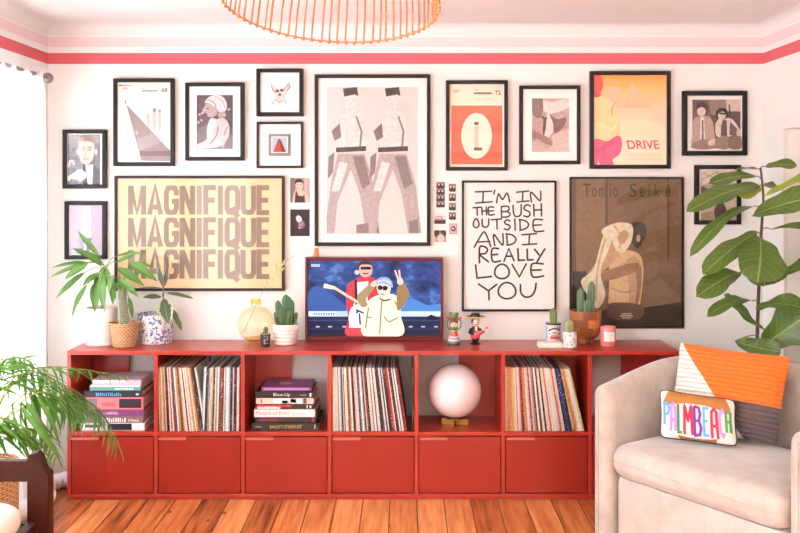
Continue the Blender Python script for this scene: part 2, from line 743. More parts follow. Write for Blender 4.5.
def roll(pts, rad):
    mb = MB()
    p = spline(pts, 8)
    rr = [rad[0] + (rad[1] - rad[0]) * i / (len(p) - 1) for i in range(len(p))]
    rr[0] *= .75
    rr[-1] *= .8
    mb.tube(p, [r * (1 + .08 * math.sin(i * 1.7)) for i, r in enumerate(rr)], 14)
    return mb


roll([(-1.80, 4.2, .052), (-1.74, 4.3, .055), (-1.71, 4.45, .05), (-1.73, 4.55, .046)], (.045, .038)).build('hem', M_HEM, cur)
roll([(-1.80, 4.66, .04), (-1.76, 4.75, .042), (-1.705, 4.80, .042)], (.036, .04)).build('hem', M_HEM, cur)
rod = thing('curtain_rod', 'grey curtain pole with a round end knob near the left corner', 'curtain rod', (XL + .09, 1.8, ZROD))
M_ROD = mat('grey_metal', (150, 145, 150), .35, .6)
MB().tube([(XL + .09, -1.1, ZROD), (XL + .09, 4.69, ZROD)], .011, 12).build('pole', M_ROD, rod)
for y in (-1.12, 4.715):
    MB().ball((XL + .09, y, ZROD), .027, .03, .027).build('finial', M_ROD, rod)
for y in (-1.07, 2.1, 4.655):
    mb = MB().box(XL + .001, y - .008, ZROD - .03, XL + .012, y + .008, ZROD + .03)
    mb.box(XL + .012, y - .005, ZROD - .022, XL + .095, y + .005, ZROD - .012)
    mb.build('bracket', M_ROD, rod)

# ================================================================== SIDEBOARD
M_RED = mat('brick_red_lacquer', (162, 41, 28), .31, var=.03, scale=6, bump=.02, bscale=300, spec=.6)
M_DRED = mat('orange_red_door_lacquer', (144, 30, 13), .38, var=.03, scale=6, bump=.03, bscale=300, spec=.45)
M_HAND = mat('red_toplit_edge', (200, 92, 78), .3, var=.03, spec=.6)  # handle lip: top light painted in as a paler red than the doors
X0, X1, YF, YBK = -1.652, 1.339, YS, 4.932
T = .019
ZT = .7285
ZS0, ZS1 = .313, .332
NB = 7
STEP = (X1 - X0 - T) / NB
px_c = [X0 + T / 2 + STEP * k for k in range(NB + 1)]
sb = thing('sideboard', 'long low brick-red sideboard with open bays above a row of flap doors', 'sideboard', ((X0 + X1) / 2, (YF + YBK) / 2, 0))
xj = px_c[2]
MB().box(X0, YF, ZT - T, xj - .0008, YBK, ZT).build('top_panel', M_RED, sb, bevel=.0012)
MB().box(xj + .0008, YF, ZT - T, X1, YBK, ZT).build('top_panel', M_RED, sb, bevel=.0012)
for k, x in enumerate(px_c):
    nm = 'side_panel' if k in (0, NB) else 'partition'
    MB().box(x - T / 2, YF + .001, .031, x + T / 2, YBK, ZT - T - .0005).build(nm, M_RED, sb, bevel=.001)
MB().box(X0, YF, .012, X1, YBK, .0305).build('bottom_panel', M_RED, sb, bevel=.0012)
MB().box(X0 + .02, YF + .012, 0, X1 - .02, YBK - .02, .012).build('plinth', M_RED, sb)
for k in range(NB):
    a, b = px_c[k] + T / 2, px_c[k + 1] - T / 2
    MB().box(a, YF + .003, ZS0, b, YBK, ZS1).build('shelf', M_RED, sb, bevel=.001)
    wbk = .19
    if k in (4, 5, 6):
        MB().box(b - wbk, YBK - .015, ZS1, b, YBK, ZT - T).build('back_panel', M_RED, sb)
    else:
        MB().box(a, YBK - .015, ZS1, a + wbk, YBK, ZT - T).build('back_panel', M_RED, sb)
    MB().box(a, YBK - .012, .031, b, YBK, ZS0).build('back_panel', M_RED, sb)
    d = MB().box(a + .004, YF + .003, .035, b - .004, YF + .021, ZS0 - .006).build('door', M_DRED, sb, bevel=.0015)
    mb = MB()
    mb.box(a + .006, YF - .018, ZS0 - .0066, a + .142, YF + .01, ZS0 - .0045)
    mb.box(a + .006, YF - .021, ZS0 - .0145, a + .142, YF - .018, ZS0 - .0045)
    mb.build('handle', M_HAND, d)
bay = [(px_c[k] + T / 2, px_c[k + 1] - T / 2) for k in range(NB)]

# ================================================================== RECORDS
SLEEVES = {
    'cream': ((228, 216, 196), (150, 120, 90)), 'white': ((232, 230, 228), (120, 120, 125)), 'tan': ((190, 140, 92), (230, 200, 160)),
    'black': ((34, 32, 34), (200, 195, 190)), 'charcoal': ((70, 66, 68), (190, 180, 170)), 'grey': ((150, 146, 146), (60, 58, 60)),
    'dark red': ((140, 34, 36), (225, 205, 190)), 'orange': ((206, 104, 56), (240, 210, 180)), 'pale pink': ((226, 180, 172), (150, 70, 80)),
    'purple': ((88, 62, 122), (215, 200, 225)), 'navy blue': ((42, 50, 118), (225, 225, 235)), 'pale blue': ((150, 182, 196), (70, 80, 110)),
    'brown': ((110, 72, 52), (215, 185, 150)), 'yellow': ((214, 180, 104), (110, 80, 50)), 'bright red': ((206, 52, 50), (245, 235, 230)),
}


def sleeve_mat(nm):
    c, s = SLEEVES[nm]
    t = NT('record_sleeve_' + nm.replace(' ', '_'))
    oi = t.n('ShaderNodeObjectInfo')
    tc = t.n('ShaderNodeTexCoord')
    sp = t.n('ShaderNodeSeparateXYZ')
    t.l(tc.outputs['Object'], sp.inputs[0])
    cb = t.n('ShaderNodeCombineXYZ')
    t.l(t.math('MULTIPLY', sp.outputs[0], 90.0), cb.inputs[0])
    t.l(t.math('MULTIPLY', oi.outputs['Random'], 71.0), cb.inputs[1])
    t.l(t.math('MULTIPLY', sp.outputs[2], 130.0), cb.inputs[2])
    nz = t.noise(cb.outputs[0], 1.0, 2)
    cb2 = t.n('ShaderNodeCombineXYZ')
    t.l(t.math('MULTIPLY', oi.outputs['Random'], 31.0), cb2.inputs[1])
    t.l(t.math('MULTIPLY', sp.outputs[2], 16.0), cb2.inputs[2])
    zone = t.math('GREATER_THAN', t.noise(cb2.outputs[0], 1.0, 1), .5)
    front = t.math('LESS_THAN', sp.outputs[1], .004)
    wr = t.math('MULTIPLY', t.math('MULTIPLY', t.math('GREATER_THAN', nz, .6), zone), front)
    base = t.mix(t.noise(cb2.outputs[0], .6, 2), rgb([v * .88 for v in c]), rgb([min(255, v * 1.06) for v in c]))
    t.l(t.mix(t.math('MULTIPLY', wr, .55), base, rgb(s)), t.b.inputs['Base Color'])
    t.b.inputs['Roughness'].default_value = .4
    return t.m


def ordinal(n):
    return '%d%s' % (n, 'th' if 10 <= n % 100 <= 20 else {1: 'st', 2: 'nd', 3: 'rd'}.get(n % 10, 'th'))


RS = .315
proto_rec = {}
seen_bay = {}


def place_record(colour, x, th, tilt, dy, h, where, grp):
    """x = lower left corner of the spine; tilt>0 leans the top to the left"""
    if colour not in proto_rec:
        mb = MB().box(0, 0, 0, .01, RS, RS)
        o = mb.build('record_sleeve', sleeve_mat(colour), origin=(0, 0, 0), bevel=.0007, seg=1)
        proto_rec[colour] = o
    else:
        o = proto_rec[colour].copy()
        COL.objects.link(o)
    o.location = (x, YS + .012 + dy, ZS1 + .0003 + (max(0, -math.sin(tilt)) * 0))
    o.rotation_euler = (0, -tilt, 0)
    o.scale = (th / .01, 1, h)
    seen_bay[where] = seen_bay.get(where, 0) + 1
    tag(o, '%s record sleeve, %s from left in the %s' % (colour, ordinal(seen_bay[where]), where), 'record', grp)
    return o


def record_row(cols, x, tilts, where, grp, xmax, nrec):
    n = nrec
    prev = tilts(0)
    for i in range(n):
        c = cols[i % len(cols)] if rnd.random() < .75 else rnd.choice(cols)
        tl = tilts((i + .5) / n)
        th = rnd.choice((.004, .005, .006, .007, .008)) * (1.0 if n > 1 else 1)
        if i:
            x += max(0, RS * (math.tan(tl) - math.tan(prev)))
        if x + th / math.cos(tl) > xmax:
            break
        place_record(c, x, th, tl, rnd.uniform(0, .008), rnd.uniform(.985, 1.0), where, grp)
        x += th / math.cos(tl) + .0004
        prev = tl
    return x


C = {'k': 'black', 'w': 'white', 'c': 'cream', 't': 'tan', 'h': 'charcoal', 'g': 'grey', 'd': 'dark red', 'o': 'orange', 'p': 'pale pink',
     'u': 'purple', 'n': 'navy blue', 'b': 'pale blue', 'r': 'brown', 'y': 'yellow', 'e': 'bright red'}


def cl(s):
    return [C[q] for q in s]


# second bay: one half leaning left, the other half upright
w1 = 'leaning part of the leftmost record row'
x = record_row(cl('ctctrkhcewpuctrtucdwp'), bay[1][0] + .004, lambda t: R(1 + 8.5 * t), w1, 'records in the leftmost record row', bay[1][1] - .165, 30)
w2 = 'upright part of the leftmost record row'
record_row(cl('kwkhgwctkcgwkrdpcbwgbwuck'), bay[1][1] - .195, lambda t: R(-2.2 + 2.2 * t), w2, 'records in the leftmost record row', bay[1][1] - .002, 40)
record_row(cl('rwkcgwbhcdwcrtwrkpwchgwbkwdkcybwhcwkcuwgwkcdewhkw'), bay[3][0] + .003, lambda t: R(.5 + 8.5 * t), 'record row below the television',
           'records below the television', bay[3][1] - .014, 53)
place_record('charcoal', bay[3][1] - .0115, .006, 0, .004, .99, 'record row below the television', 'records below the television')
record_row(cl('otcwpycwowpdkotwpdcgkwkytkcwkcdwwwoorknnky'), bay[5][0] + .003, lambda t: R(.3 + 13.5 * t ** 1.1), 'row below the white tray',
           'records in the rightmost record row', bay[5][1] - .008, 50)

# ================================================================== BOOKS
M_PAGES = mat('page_block', (226, 212, 192), .8, var=.05, scale=90, stretch=(1, 1, 14))


def book(label, x0, x1, z0, z1, col, group, ysp, depth=.235, words=(), blocks=(), pages=True, rot=0.0, blk=None):
    cz = z1 - z0
    t = thing('book', label, 'book', ((x0 + x1) / 2, ysp + depth / 2, z0), group, rot)
    W[t.name] = Vector(((x0 + x1) / 2, ysp + depth / 2, z0))
    b = min(.0022, cz * .16)
    mb = MB()
    mb.box(x0, ysp, z0, x1, ysp + .003, z1)
    mb.box(x0, ysp + .003, z0, x1, ysp + depth, z0 + b)
    mb.box(x0, ysp + .003, z1 - b, x1, ysp + depth, z1)
    mats = [mat('book_cover_%d_%d_%d' % tuple(col), col, .4, var=.04)]
    mb.build('cover', mats, t, bevel=.0006, seg=1)
    MB().box(x0 + .004, ysp + .0035, z0 + b + .0002, x1 - .004, ysp + depth - .004, z1 - b - .0002).build('pages', M_PAGES, t)
    if words or blocks:
        ar = Art(ysp - .0005, step=.00008)
        wd, hh = x1 - x0, cz
        ar.p = lambda q: Vector((x0 + q[0] * wd, ysp - .0005 - ar.k * .00008, z0 + (1 - q[1]) * hh))
        for (c, a0, b0, a1, b1, *is_mark) in blocks:
            if not is_mark:
                pa = Art(ysp - .0002, step=.00008)
                pa.p = lambda q: Vector((x0 + q[0] * wd, ysp - .0002, z0 + (1 - q[1]) * hh))
                pa.rect(c, a0, b0, a1, b1)
                pa.build('spine_panel', t)
            else:
                ar.rect(c, a0, b0, a1, b1)
        for (c, s, a0, b0, a1, b1) in words:
            ar.text(c, s, a0, b0, a1, b1)
        if ar.mb.f:
            ar.build('spine_title', t)
    return t


YBOOK = 4.625


def marks(c, a0, b0, a1, b1, n):
    q = random.Random(n * 7 + int(a0 * 100))
    w = (a1 - a0) / n
    return [(c, a0 + w * i + w * .1, b0 + (b1 - b0) * q.choice((0, 0, .3)), a0 + w * i + w * q.uniform(.5, .85), b1, True) for i in range(n)]



def bz(y):
    return max(ZS1 + .0003, P(0, y, YBOOK).z)


def bxx(x):
    return P(x, 0, YBOOK).x


def stack(ys, group, specs):
    for (y0, y1), (lab, xa, xb, col, dep, words, blocks, dy) in zip(ys, specs):
        book(lab, bxx(xa), bxx(xb), bz(y1), bz(y0) - .0004, col, group, YBOOK + dy, dep, words, blocks)


BLK = (30, 28, 30)
stack([(422.8, 430.9), (417.2, 422.8), (409.6, 417.2), (404.0, 409.6), (398.2, 404.0), (391.8, 398.2), (388.2, 391.8)], 'books stacked in the third bay', [
    ('large black book with gold spine lettering at the bottom of the right stack', 251.7, 319.4, BLK, .27, [((205, 175, 100), "BAILEY'S STARDUST", .27, .3, .74, .72)], marks((190, 150, 90), .05, .4, .15, .62, 6) + [((225, 205, 150), .925, .25, .94, .75)], 0),
    ('black book with red spine lettering on the gold-lettered black book', 255, 316, BLK, .25, [((205, 40, 45), 'MICK ROCK', .07, .3, .37, .72), ((120, 35, 40), 'EXPOSED', .42, .32, .66, .7)], [((190, 40, 45), .93, .1, .955, .9)], .004),
    ('white book with pink spine lettering in the middle of the right stack', 254, 315, (235, 228, 228), .24, [((235, 130, 120), 'People of Print', .04, .22, .58, .82)], marks((225, 190, 185), .62, .4, .84, .66, 9), .002),
    ('slim black book with red and white spine lettering above the white book', 256, 313.5, (40, 34, 34), .24, [], [((225, 215, 210), .02, .42, .42, .92)] + marks((235, 60, 50), .03, .12, .62, .6, 15) + [((230, 225, 220), .88, .2, .895, .8), ((230, 225, 220), .93, .3, .96, .75)], .005),
    ('book with a white marbled spine between two black books', 256, 313.5, (226, 200, 185), .24, [], [((232, 230, 232), .30, .05, .8, .95), ((120, 60, 60), .82, .05, .88, .95), ((70, 110, 75), .6, .15, .7, .8), ((60, 55, 58), .45, .4, .55, .9), ((70, 60, 60), .08, .15, .1, .85)], .003),
    ('black book with white spine lettering just under the purple book', 255.5, 313, BLK, .235, [((225, 225, 225), 'Blow-Up', .31, .18, .6, .85)], marks((150, 150, 150), .77, .42, .88, .62, 6) + [((225, 225, 225), .94, .2, .97, .8)], .002),
    ('purple book with a gold cover ornament on top of the right stack', 261, 311, (128, 62, 128), .21, [], [((180, 130, 180), .05, .2, .95, .75)], .02),
])
# gold ornament and lettering on the purple book's cover
pb = [o for o in bpy.data.objects if o.get('label', '').startswith('purple book')][0]
zt = bz(388.2) + .0001
mb = MB()
pts = [(bxx(283) + .034 * math.cos(a), YBOOK + .12 + .035 * math.sin(a), zt) for a in [2 * PI * i / 24 for i in range(24)]]
mb.flat(pts)
mb.build('cover_ornament', ink((205, 165, 110)), pb)
stack([(423.2, 430.9), (416.6, 423.2), (409.6, 416.6), (397.5, 409.6), (391.2, 397.5), (385.6, 391.2), (380.6, 385.6)], 'books stacked in the first bay', [
    ('white book with a black photo spine at the bottom of the left stack', 81, 144.5, (228, 225, 228), .27, [], [((38, 38, 46), .42, .05, .8, .95), ((70, 66, 74), .06, .2, .3, .6)], 0),
    ('mauve-brown book with pale spine lettering, second lowest of the left stack', 84, 142.5, (128, 98, 102), .26, [], marks((236, 226, 220), .3, .2, .72, .85, 11) + marks((220, 210, 205), .75, .35, .94, .75, 8), .003),
    ('purple-spined book beneath the thick pink book', 80, 144, (122, 62, 112), .26, [], marks((205, 160, 190), .36, .32, .6, .7, 10), .002),
    ('thick pink book with dark photo panels on its spine', 85.5, 143, (232, 118, 122), .25, [], marks((190, 80, 92), .28, .4, .5, .72, 8) + [((52, 40, 52), .58, .12, .97, .88), ((120, 112, 120), .02, .1, .2, .85)], .004),
    ('black book with blue spine lettering on the thick pink book', 84, 141.5, (32, 30, 38), .25, [], marks((90, 160, 215), .2, .25, .66, .8, 13) + [((170, 200, 205), .9, .35, .95, .65)], .002),
    ('teal and white paperback second from the top of the left stack', 89, 140, (92, 148, 146), .23, [], marks((220, 235, 232), .5, .45, .86, .8, 12) + [((226, 226, 228), .02, .02, .98, .3)], .01),
    ('pale mauve magazine lying on top of the left stack', 91, 140.5, (205, 178, 196), .22, [], [((236, 232, 236), .0, .05, .7, .5)], .012),
])

# ================================================================== GLOBE LAMP
gl = thing('globe_lamp', 'round white glass globe lamp on a brass cross stand in the open bay', 'lamp', (P(455, 0, 4.74).x, 4.74, ZS1))
gx, gy = P(455, 0, 4.74).x, 4.74
t = NT('opal_white_glass')
t.l(t.mix(t.noise(t.coord('Object'), 4), rgb((236, 226, 228)), rgb((242, 234, 236))), t.b.inputs['Base Color'])
t.b.inputs['Roughness'].default_value = .12
t.b.inputs['Subsurface Weight'].default_value = .25
t.b.inputs['Subsurface Radius'].default_value = (.05, .05, .05)
t.b.inputs['Coat Weight'].default_value = .6
M_OPAL = t.m
MB().ball((gx, gy, ZS1 + .172), .1345, n=48, h=28).build('globe', M_OPAL, gl)
M_BRASS = mat('brushed_brass', (150, 108, 56), .3, 1.0, var=.05)
mb = MB()
for a in (R(80), R(170)):
    mb.obox((gx, gy, ZS1 + .0157), Vector((math.cos(a), math.sin(a), 0)) * .068, Vector((-math.sin(a), math.cos(a), 0)) * .003, (0, 0, .0155))
mb.build('stand', M_BRASS, gl, bevel=.001)
MB().lathe([(0, 0), (.045, 0), (.045, .006), (0, .006)], (gx, gy, ZS1 + .0315), 28).build('collar', M_BRASS, gl)
# ================================================================== PICTURES ON THE WALL
M_BLACKF = mat('black_satin_frame', (17, 14, 14), .5, var=.08, scale=30, spec=.3)
M_BROWNF = mat('dark_brown_frame', (36, 24, 19), .5, var=.08, scale=30, spec=.3)
M_MATB = mat('white_mount_board', (246, 243, 240), .8, var=.01, bump=.03, bscale=400)
M_PGLASS = glass_thin('picture_glass', ior=1.28, gl=.9)
INK = (42, 38, 38)


def picture(label, outer, fw, inner, art_fn, depth=.028, frame=M_BLACKF, org=(0, 0), sc=1.0, group=None, window=None, grain=False):
    """outer: front rectangle of the frame in photo units; inner: rectangle of the print; window: opening of a mount"""
    x0, y0, x1, y1 = outer
    Yf = YW - depth
    a, b = P(x0, y1, Yf), P(x1, y0, Yf)
    w = fw / F * Yf
    t = thing('picture', label, 'picture', ((a.x + b.x) / 2, YW, a.z), group)
    mb = MB()
    bk = YW - .001
    mb.box(a.x, Yf, a.z, a.x + w, bk, b.z)
    mb.box(b.x - w, Yf, a.z, b.x, bk, b.z)
    mb.box(a.x + w, Yf, a.z, b.x - w, bk, a.z + w)
    mb.box(a.x + w, Yf, b.z - w, b.x - w, bk, b.z)
    mb.build('frame', frame, t, bevel=.0012)
    Yp = Yf + .0125
    ia, ib = P(inner[0], inner[3], Yp), P(inner[2], inner[1], Yp)
    # mount board (or plain backing) behind / around the print
    ma, mbx = Vector((a.x + w * .9, 0, a.z + w * .9)), Vector((b.x - w * .9, 0, b.z - w * .9))
    mb = MB()
    if window:
        wa, wb = P(window[0], window[3], Yp), P(window[2], window[1], Yp)
        Ym = Yp - .003
        mb.box(ma.x, Ym, ma.z, wa.x, Yp, mbx.z)
        mb.box(wb.x, Ym, ma.z, mbx.x, Yp, mbx.z)
        mb.box(wa.x, Ym, ma.z, wb.x, Yp, wa.z)
        mb.box(wa.x, Ym, wb.z, wb.x, Yp, mbx.z)
        mb.build('mount', M_MATB, t)
    else:
        mb.box(ma.x, Yp, ma.z, mbx.x, Yp + .003, mbx.z)
        mb.build('mount', M_MATB, t)
    ar = Art(Yp - .0001 if not window else Yp - .0001, org, sc)
    ar.grain = grain
    art_fn(ar)
    ar.build('print', t)
    gz = Yf + .0055
    MB().box(ma.x, gz, ma.z, mbx.x, gz + .0015, mbx.z).build('glass', M_PGLASS, t)
    return t


def rectpx(ar, c, r):
    """fill a rectangle given in photo pixels"""
    o, s = ar.org, ar.sc
    ar.rect(c, (r[0] - o[0]) * s, (r[1] - o[1]) * s, (r[2] - o[0]) * s, (r[3] - o[1]) * s)


# --- portrait of a man, upper left
def art1(a):
    rectpx(a, (92, 86, 96), (67.6, 134.6, 100.2, 184.6))
    a.poly((150, 142, 140), [(105, 132), (390, 132), (390, 205), (105, 215)])
    a.poly((112, 104, 112), [(340, 205), (390, 205), (390, 560), (350, 560)])
    a.poly((70, 64, 76), [(105, 560), (110, 480), (215, 400), (330, 395), (392, 450), (392, 572), (105, 572)])
    a.poly((236, 232, 234), [(262, 400), (330, 395), (320, 572), (282, 572)])
    a.blob((226, 200, 188), [(205, 200), (270, 178), (335, 200), (340, 280), (325, 350), (285, 392), (245, 388), (212, 340), (200, 270)])
    a.blob((140, 122, 112), [(196, 250), (190, 180), (225, 138), (300, 132), (345, 165), (345, 250), (330, 205), (270, 188), (212, 205)])
    a.oval((220, 190, 178), 190, 280, 12, 28).oval((220, 190, 178), 356, 285, 12, 28)
    for x in (238, 300):
        a.stroke((90, 74, 72), [(x - 22, 248), (x, 240), (x + 22, 248)], 9).oval((76, 62, 64), x, 264, 14, 7)
    a.stroke((190, 160, 148), [(268, 265), (258, 315), (278, 320)], 8).stroke((160, 110, 106), [(240, 350), (265, 345), (292, 350)], 9)
    a.blob((232, 212, 204), [(105, 500), (160, 470), (205, 435), (260, 460), (268, 510), (225, 540), (160, 525), (108, 540)])
    a.stroke((228, 222, 226), [(112, 420), (120, 375), (150, 370), (160, 400)], 18, True)


picture('small black-framed photo of a man in a dark suit, topmost at the far left', (62.3, 129.5, 106, 188.5), 4, (67.6, 134.6, 100.2, 184.6), art1, org=(56, 120), sc=8.883, grain=True)


# --- lilac print below it
def art2(a):
    rectpx(a, (178, 158, 174), (68.5, 205.5, 103, 255))
    a.rect((206, 196, 206), 82, 206, 91, 255)
    a.poly((112, 114, 138), [(78, 238), (92, 238), (89, 255), (81, 255)])
    a.poly((216, 204, 216), [(84, 240), (87, 238), (86, 255), (83, 255)])


picture('small black-framed lilac print, partly hidden by long green leaves', (64.2, 201.2, 106, 259.3), 4, (68.5, 205.5, 103, 255), art2)


# --- cream poster with a grey wedge
def art3(a):
    rectpx(a, (238, 234, 226), (117.5, 82, 170.3, 162.5))
    a.poly((140, 124, 124), [(100, 165), (345, 425), (345, 482), (185, 482)])
    a.poly((160, 146, 144), [(160, 360), (255, 330), (300, 377), (175, 430)])
    a.poly((116, 84, 88), [(176, 428), (345, 426), (345, 455), (180, 455)])
    a.stroke((110, 98, 100), [(97, 143), (98, 168)], 6)
    a.oval((180, 168, 166), 160, 327, 9, 9)
    for x, y, h, w in ((223, 255, 78, 20), (258, 245, 116, 24), (287, 255, 118, 20)):
        a.blob((190, 182, 178), [(x - w / 2, y - h * .3), (x, y - h * .5), (x + w / 2, y - h * .3), (x + w * .45, y + h * .45), (x - w * .4, y + h * .45)])
    a.oval((130, 118, 120), 258, 200, 10, 12).oval((150, 140, 140), 287, 205, 8, 10)
    for i, c in enumerate(((60, 50, 60), (200, 70, 60), (220, 160, 130), (150, 160, 170))):
        a.rect(c, 60 + i * 18, 60, 77 + i * 18, 66)
    a.oval((190, 184, 180), 96, 80, 16, 8)
    a.rect((190, 184, 180), 188, 76, 212, 82).rect((150, 144, 142), 188, 90, 278, 98)
    a.rect((205, 200, 194), 190, 122, 220, 126).rect((205, 200, 194), 240, 122, 284, 126)
    a.text((96, 90, 90), '/', 290, 82, 298, 100).text((80, 74, 76), '68', 300, 78, 330, 100, .02)


picture('black-framed cream poster with a dark grey wedge and small 68', (113, 78.3, 174, 166), 3.8, (117.5, 82, 170.3, 162.5), art3, org=(108, 74), sc=5.556)


# --- woman in a headscarf
def art4(a):
    rectpx(a, (84, 70, 78), (196.7, 95, 233, 149))
    a.blob((112, 98, 104), [(90, 330), (160, 280), (230, 300), (300, 360), (300, 430), (90, 430)])
    a.blob((206, 194, 196), [(158, 340), (190, 268), (240, 248), (272, 275), (281, 330), (262, 385), (215, 420), (95, 430), (90, 408), (140, 380)])
    a.blob((226, 216, 216), [(150, 300), (172, 250), (205, 262), (200, 300), (180, 322), (172, 375), (150, 370)])
    a.blob((178, 160, 160), [(128, 190), (150, 160), (195, 182), (208, 225), (178, 245), (152, 240), (146, 222), (118, 212)])
    a.blob((224, 214, 216), [(134, 160), (160, 124), (210, 112), (250, 132), (266, 170), (256, 208), (222, 215), (196, 186), (160, 160)])
    a.stroke((150, 136, 140), [(150, 140), (190, 160), (205, 200), (215, 212)], 7, True).stroke((170, 158, 160), [(195, 118), (238, 150), (255, 190)], 5, True)
    a.oval((60, 48, 54), 152, 193, 9, 4)
    a.blob((170, 156, 160), [(215, 220), (245, 210), (262, 232), (240, 250), (218, 244)])
    a.stroke((110, 94, 100), [(215, 300), (205, 350), (170, 400)], 7, True).stroke((130, 114, 120), [(270, 300), (250, 350)], 6)
    for x, y in ((105, 228), (122, 220), (98, 275), (115, 262), (278, 198)):
        a.oval((190, 176, 180), x, y, 9, 6)
    a.stroke((180, 168, 170), [(240, 425), (262, 375)], 8)


picture('black-framed black and white photo of a woman in a pale headscarf', (185, 82.5, 244, 160.5), 3.8, (196.7, 95, 233, 149), art4, org=(182, 76), sc=5.926, window=(196.7, 95, 233, 149), grain=True)


# --- little dog drawing
def art5(a):
    rectpx(a, (232, 226, 224), (269, 82, 292, 104.5))
    g, k = (128, 116, 116), (64, 56, 58)
    a.stroke(g, [(372, 195), (348, 172), (352, 188), (368, 206)], 5).stroke(g, [(395, 190), (414, 166), (418, 178), (400, 204)], 5)
    a.blob((200, 190, 190), [(350, 172), (372, 190), (368, 204)]).blob((200, 190, 190), [(416, 168), (396, 192), (402, 204)])
    a.blob((206, 196, 194), [(368, 195), (395, 190), (404, 208), (395, 232), (380, 240), (366, 228), (362, 208)])
    a.oval(k, 371, 194, 7, 6).oval(k, 388, 191, 7, 6).oval(k, 380, 208, 6, 5)
    a.stroke(g, [(362, 225), (352, 240), (360, 246)], 3).stroke(g, [(398, 225), (404, 242)], 3).stroke(g, [(366, 228), (378, 240), (392, 230)], 3)


picture('small square black frame with a faint sketch of a big-eared dog', (256.2, 68.5, 303, 116), 3.8, (269, 82, 292, 104.5), art5, depth=.034, org=(180, 40), sc=3.807)


# --- tiny photo inside an ornate grey border
def art6(a):
    rectpx(a, (148, 136, 132), (268.5, 133.8, 290.8, 156))
    for i in range(15):
        for j in range(15):
            if i in (0, 1, 13, 14) or j in (0, 1, 13, 14):
                a.rect((120, 108, 106) if (i + j) % 2 else (176, 164, 158), 338 + i * 5.6, 359 + j * 5.4, 341.5 + i * 5.6, 362.5 + j * 5.4)
    a.rect((240, 234, 230), 349, 368, 412, 430).rect((168, 178, 196), 352, 371, 409, 427)
    a.poly((170, 66, 50), [(372, 385), (386, 382), (404, 427), (356, 427)])
    a.poly((120, 44, 40), [(380, 384), (386, 382), (404, 427), (388, 427)])
    a.oval((90, 60, 52), 379, 383, 5, 5)


picture('small thin-framed square picture with a red triangle shape in a grey border', (256.4, 121.8, 303, 168), 2.3, (268.5, 133.8, 290.8, 156), art6, depth=.024, frame=M_BROWNF, org=(180, 40), sc=3.807)


# --- tall grey print (a plain two-column abstract)
def grey_wash():
    t = NT('silver_grey_print')
    co = t.coord('Object', (1, 1, .35))
    n1 = t.noise(co, 9, 5, .6)
    n2 = t.noise(t.coord('Object'), 160, 2)
    v = t.math('ADD', t.math('MULTIPLY', n1, .8), t.math('MULTIPLY', n2, .2))
    t.l(t.mix(v, rgb((198, 186, 184)), rgb((228, 218, 214))), t.b.inputs['Base Color'])
    t.b.inputs['Roughness'].default_value = .5
    return t.m


def art7(a):
    rectpx(a, grey_wash(), (326.5, 87, 418, 234.2))
    lt, md, dk, kk = (228, 218, 214), (176, 162, 160), (128, 114, 114), (66, 56, 56)
    for dx in (0, 112):
        X = lambda q: [(x + dx, y) for x, y in q]
        a.poly(kk, X([(114, 76), (152, 72), (156, 96), (146, 92), (118, 98)])).poly(lt, X([(118, 98), (146, 92), (148, 126), (122, 130)]))
        a.poly(lt, X([(108, 142), (140, 130), (172, 150), (178, 232), (104, 236)]))
        a.poly(md, X([(100, 250), (172, 250), (196, 330), (212, 462), (176, 462), (160, 360), (136, 292), (100, 380), (92, 462), (72, 462), (70, 420), (84, 320)]))
        a.poly(lt, X([(106, 270), (128, 276), (104, 350), (84, 350)]))
        a.poly(dk, X([(140, 256), (170, 256), (188, 330), (166, 345)]))
        a.stroke(kk, X([(96, 240), (176, 236)]), 13)
        a.poly(dk, X([(84, 190), (106, 168), (110, 206), (92, 216)]))
        a.stroke(dk, X([(150, 150), (164, 190), (160, 232)]), 5)
        a.poly(dk, X([(76, 258), (92, 246), (88, 300), (74, 318)]))
        a.poly(dk, X([(150, 440), (206, 430), (212, 462), (150, 462)] if dx == 0 else [(178, 430), (202, 424), (204, 462), (180, 462)]))


picture('tall black-framed silver grey print of two repeated dark forms, above the television', (314.5, 74.3, 430.5, 246), 3.6, (326.5, 87, 418, 234.2), art7, org=(300, 60), sc=2.667, grain=True)


# --- orange poster with a cream drop-like oval
def art8(a):
    rectpx(a, (240, 226, 204), (449.6, 83.6, 503, 166.4))
    a.rect((236, 84, 58), 60, 168, 332, 482)
    a.rect((226, 66, 46), 60, 416, 332, 446)
    a.oval((240, 228, 208), 195, 330, 82, 122, n=40)
    a.rect((205, 186, 164), 182, 276, 206, 392).rect((70, 52, 48), 182, 256, 206, 272).rect((84, 62, 54), 180, 392, 224, 408)
    a.oval((190, 178, 166), 86, 91, 17, 9)
    a.rect((170, 156, 144), 181, 82, 208, 86).rect((104, 90, 84), 181, 98, 276, 108).rect((190, 178, 166), 181, 131, 216, 135).rect((190, 178, 166), 236, 131, 274, 135)
    a.text((120, 106, 98), '/', 284, 90, 293, 110).text((64, 54, 52), '72', 294, 88, 324, 111, .02)


picture('black-framed orange poster with a cream oval and small 72', (446, 80.3, 508, 170.5), 3.6, (449.6, 83.6, 503, 166.4), art8, org=(440, 74), sc=5.333)


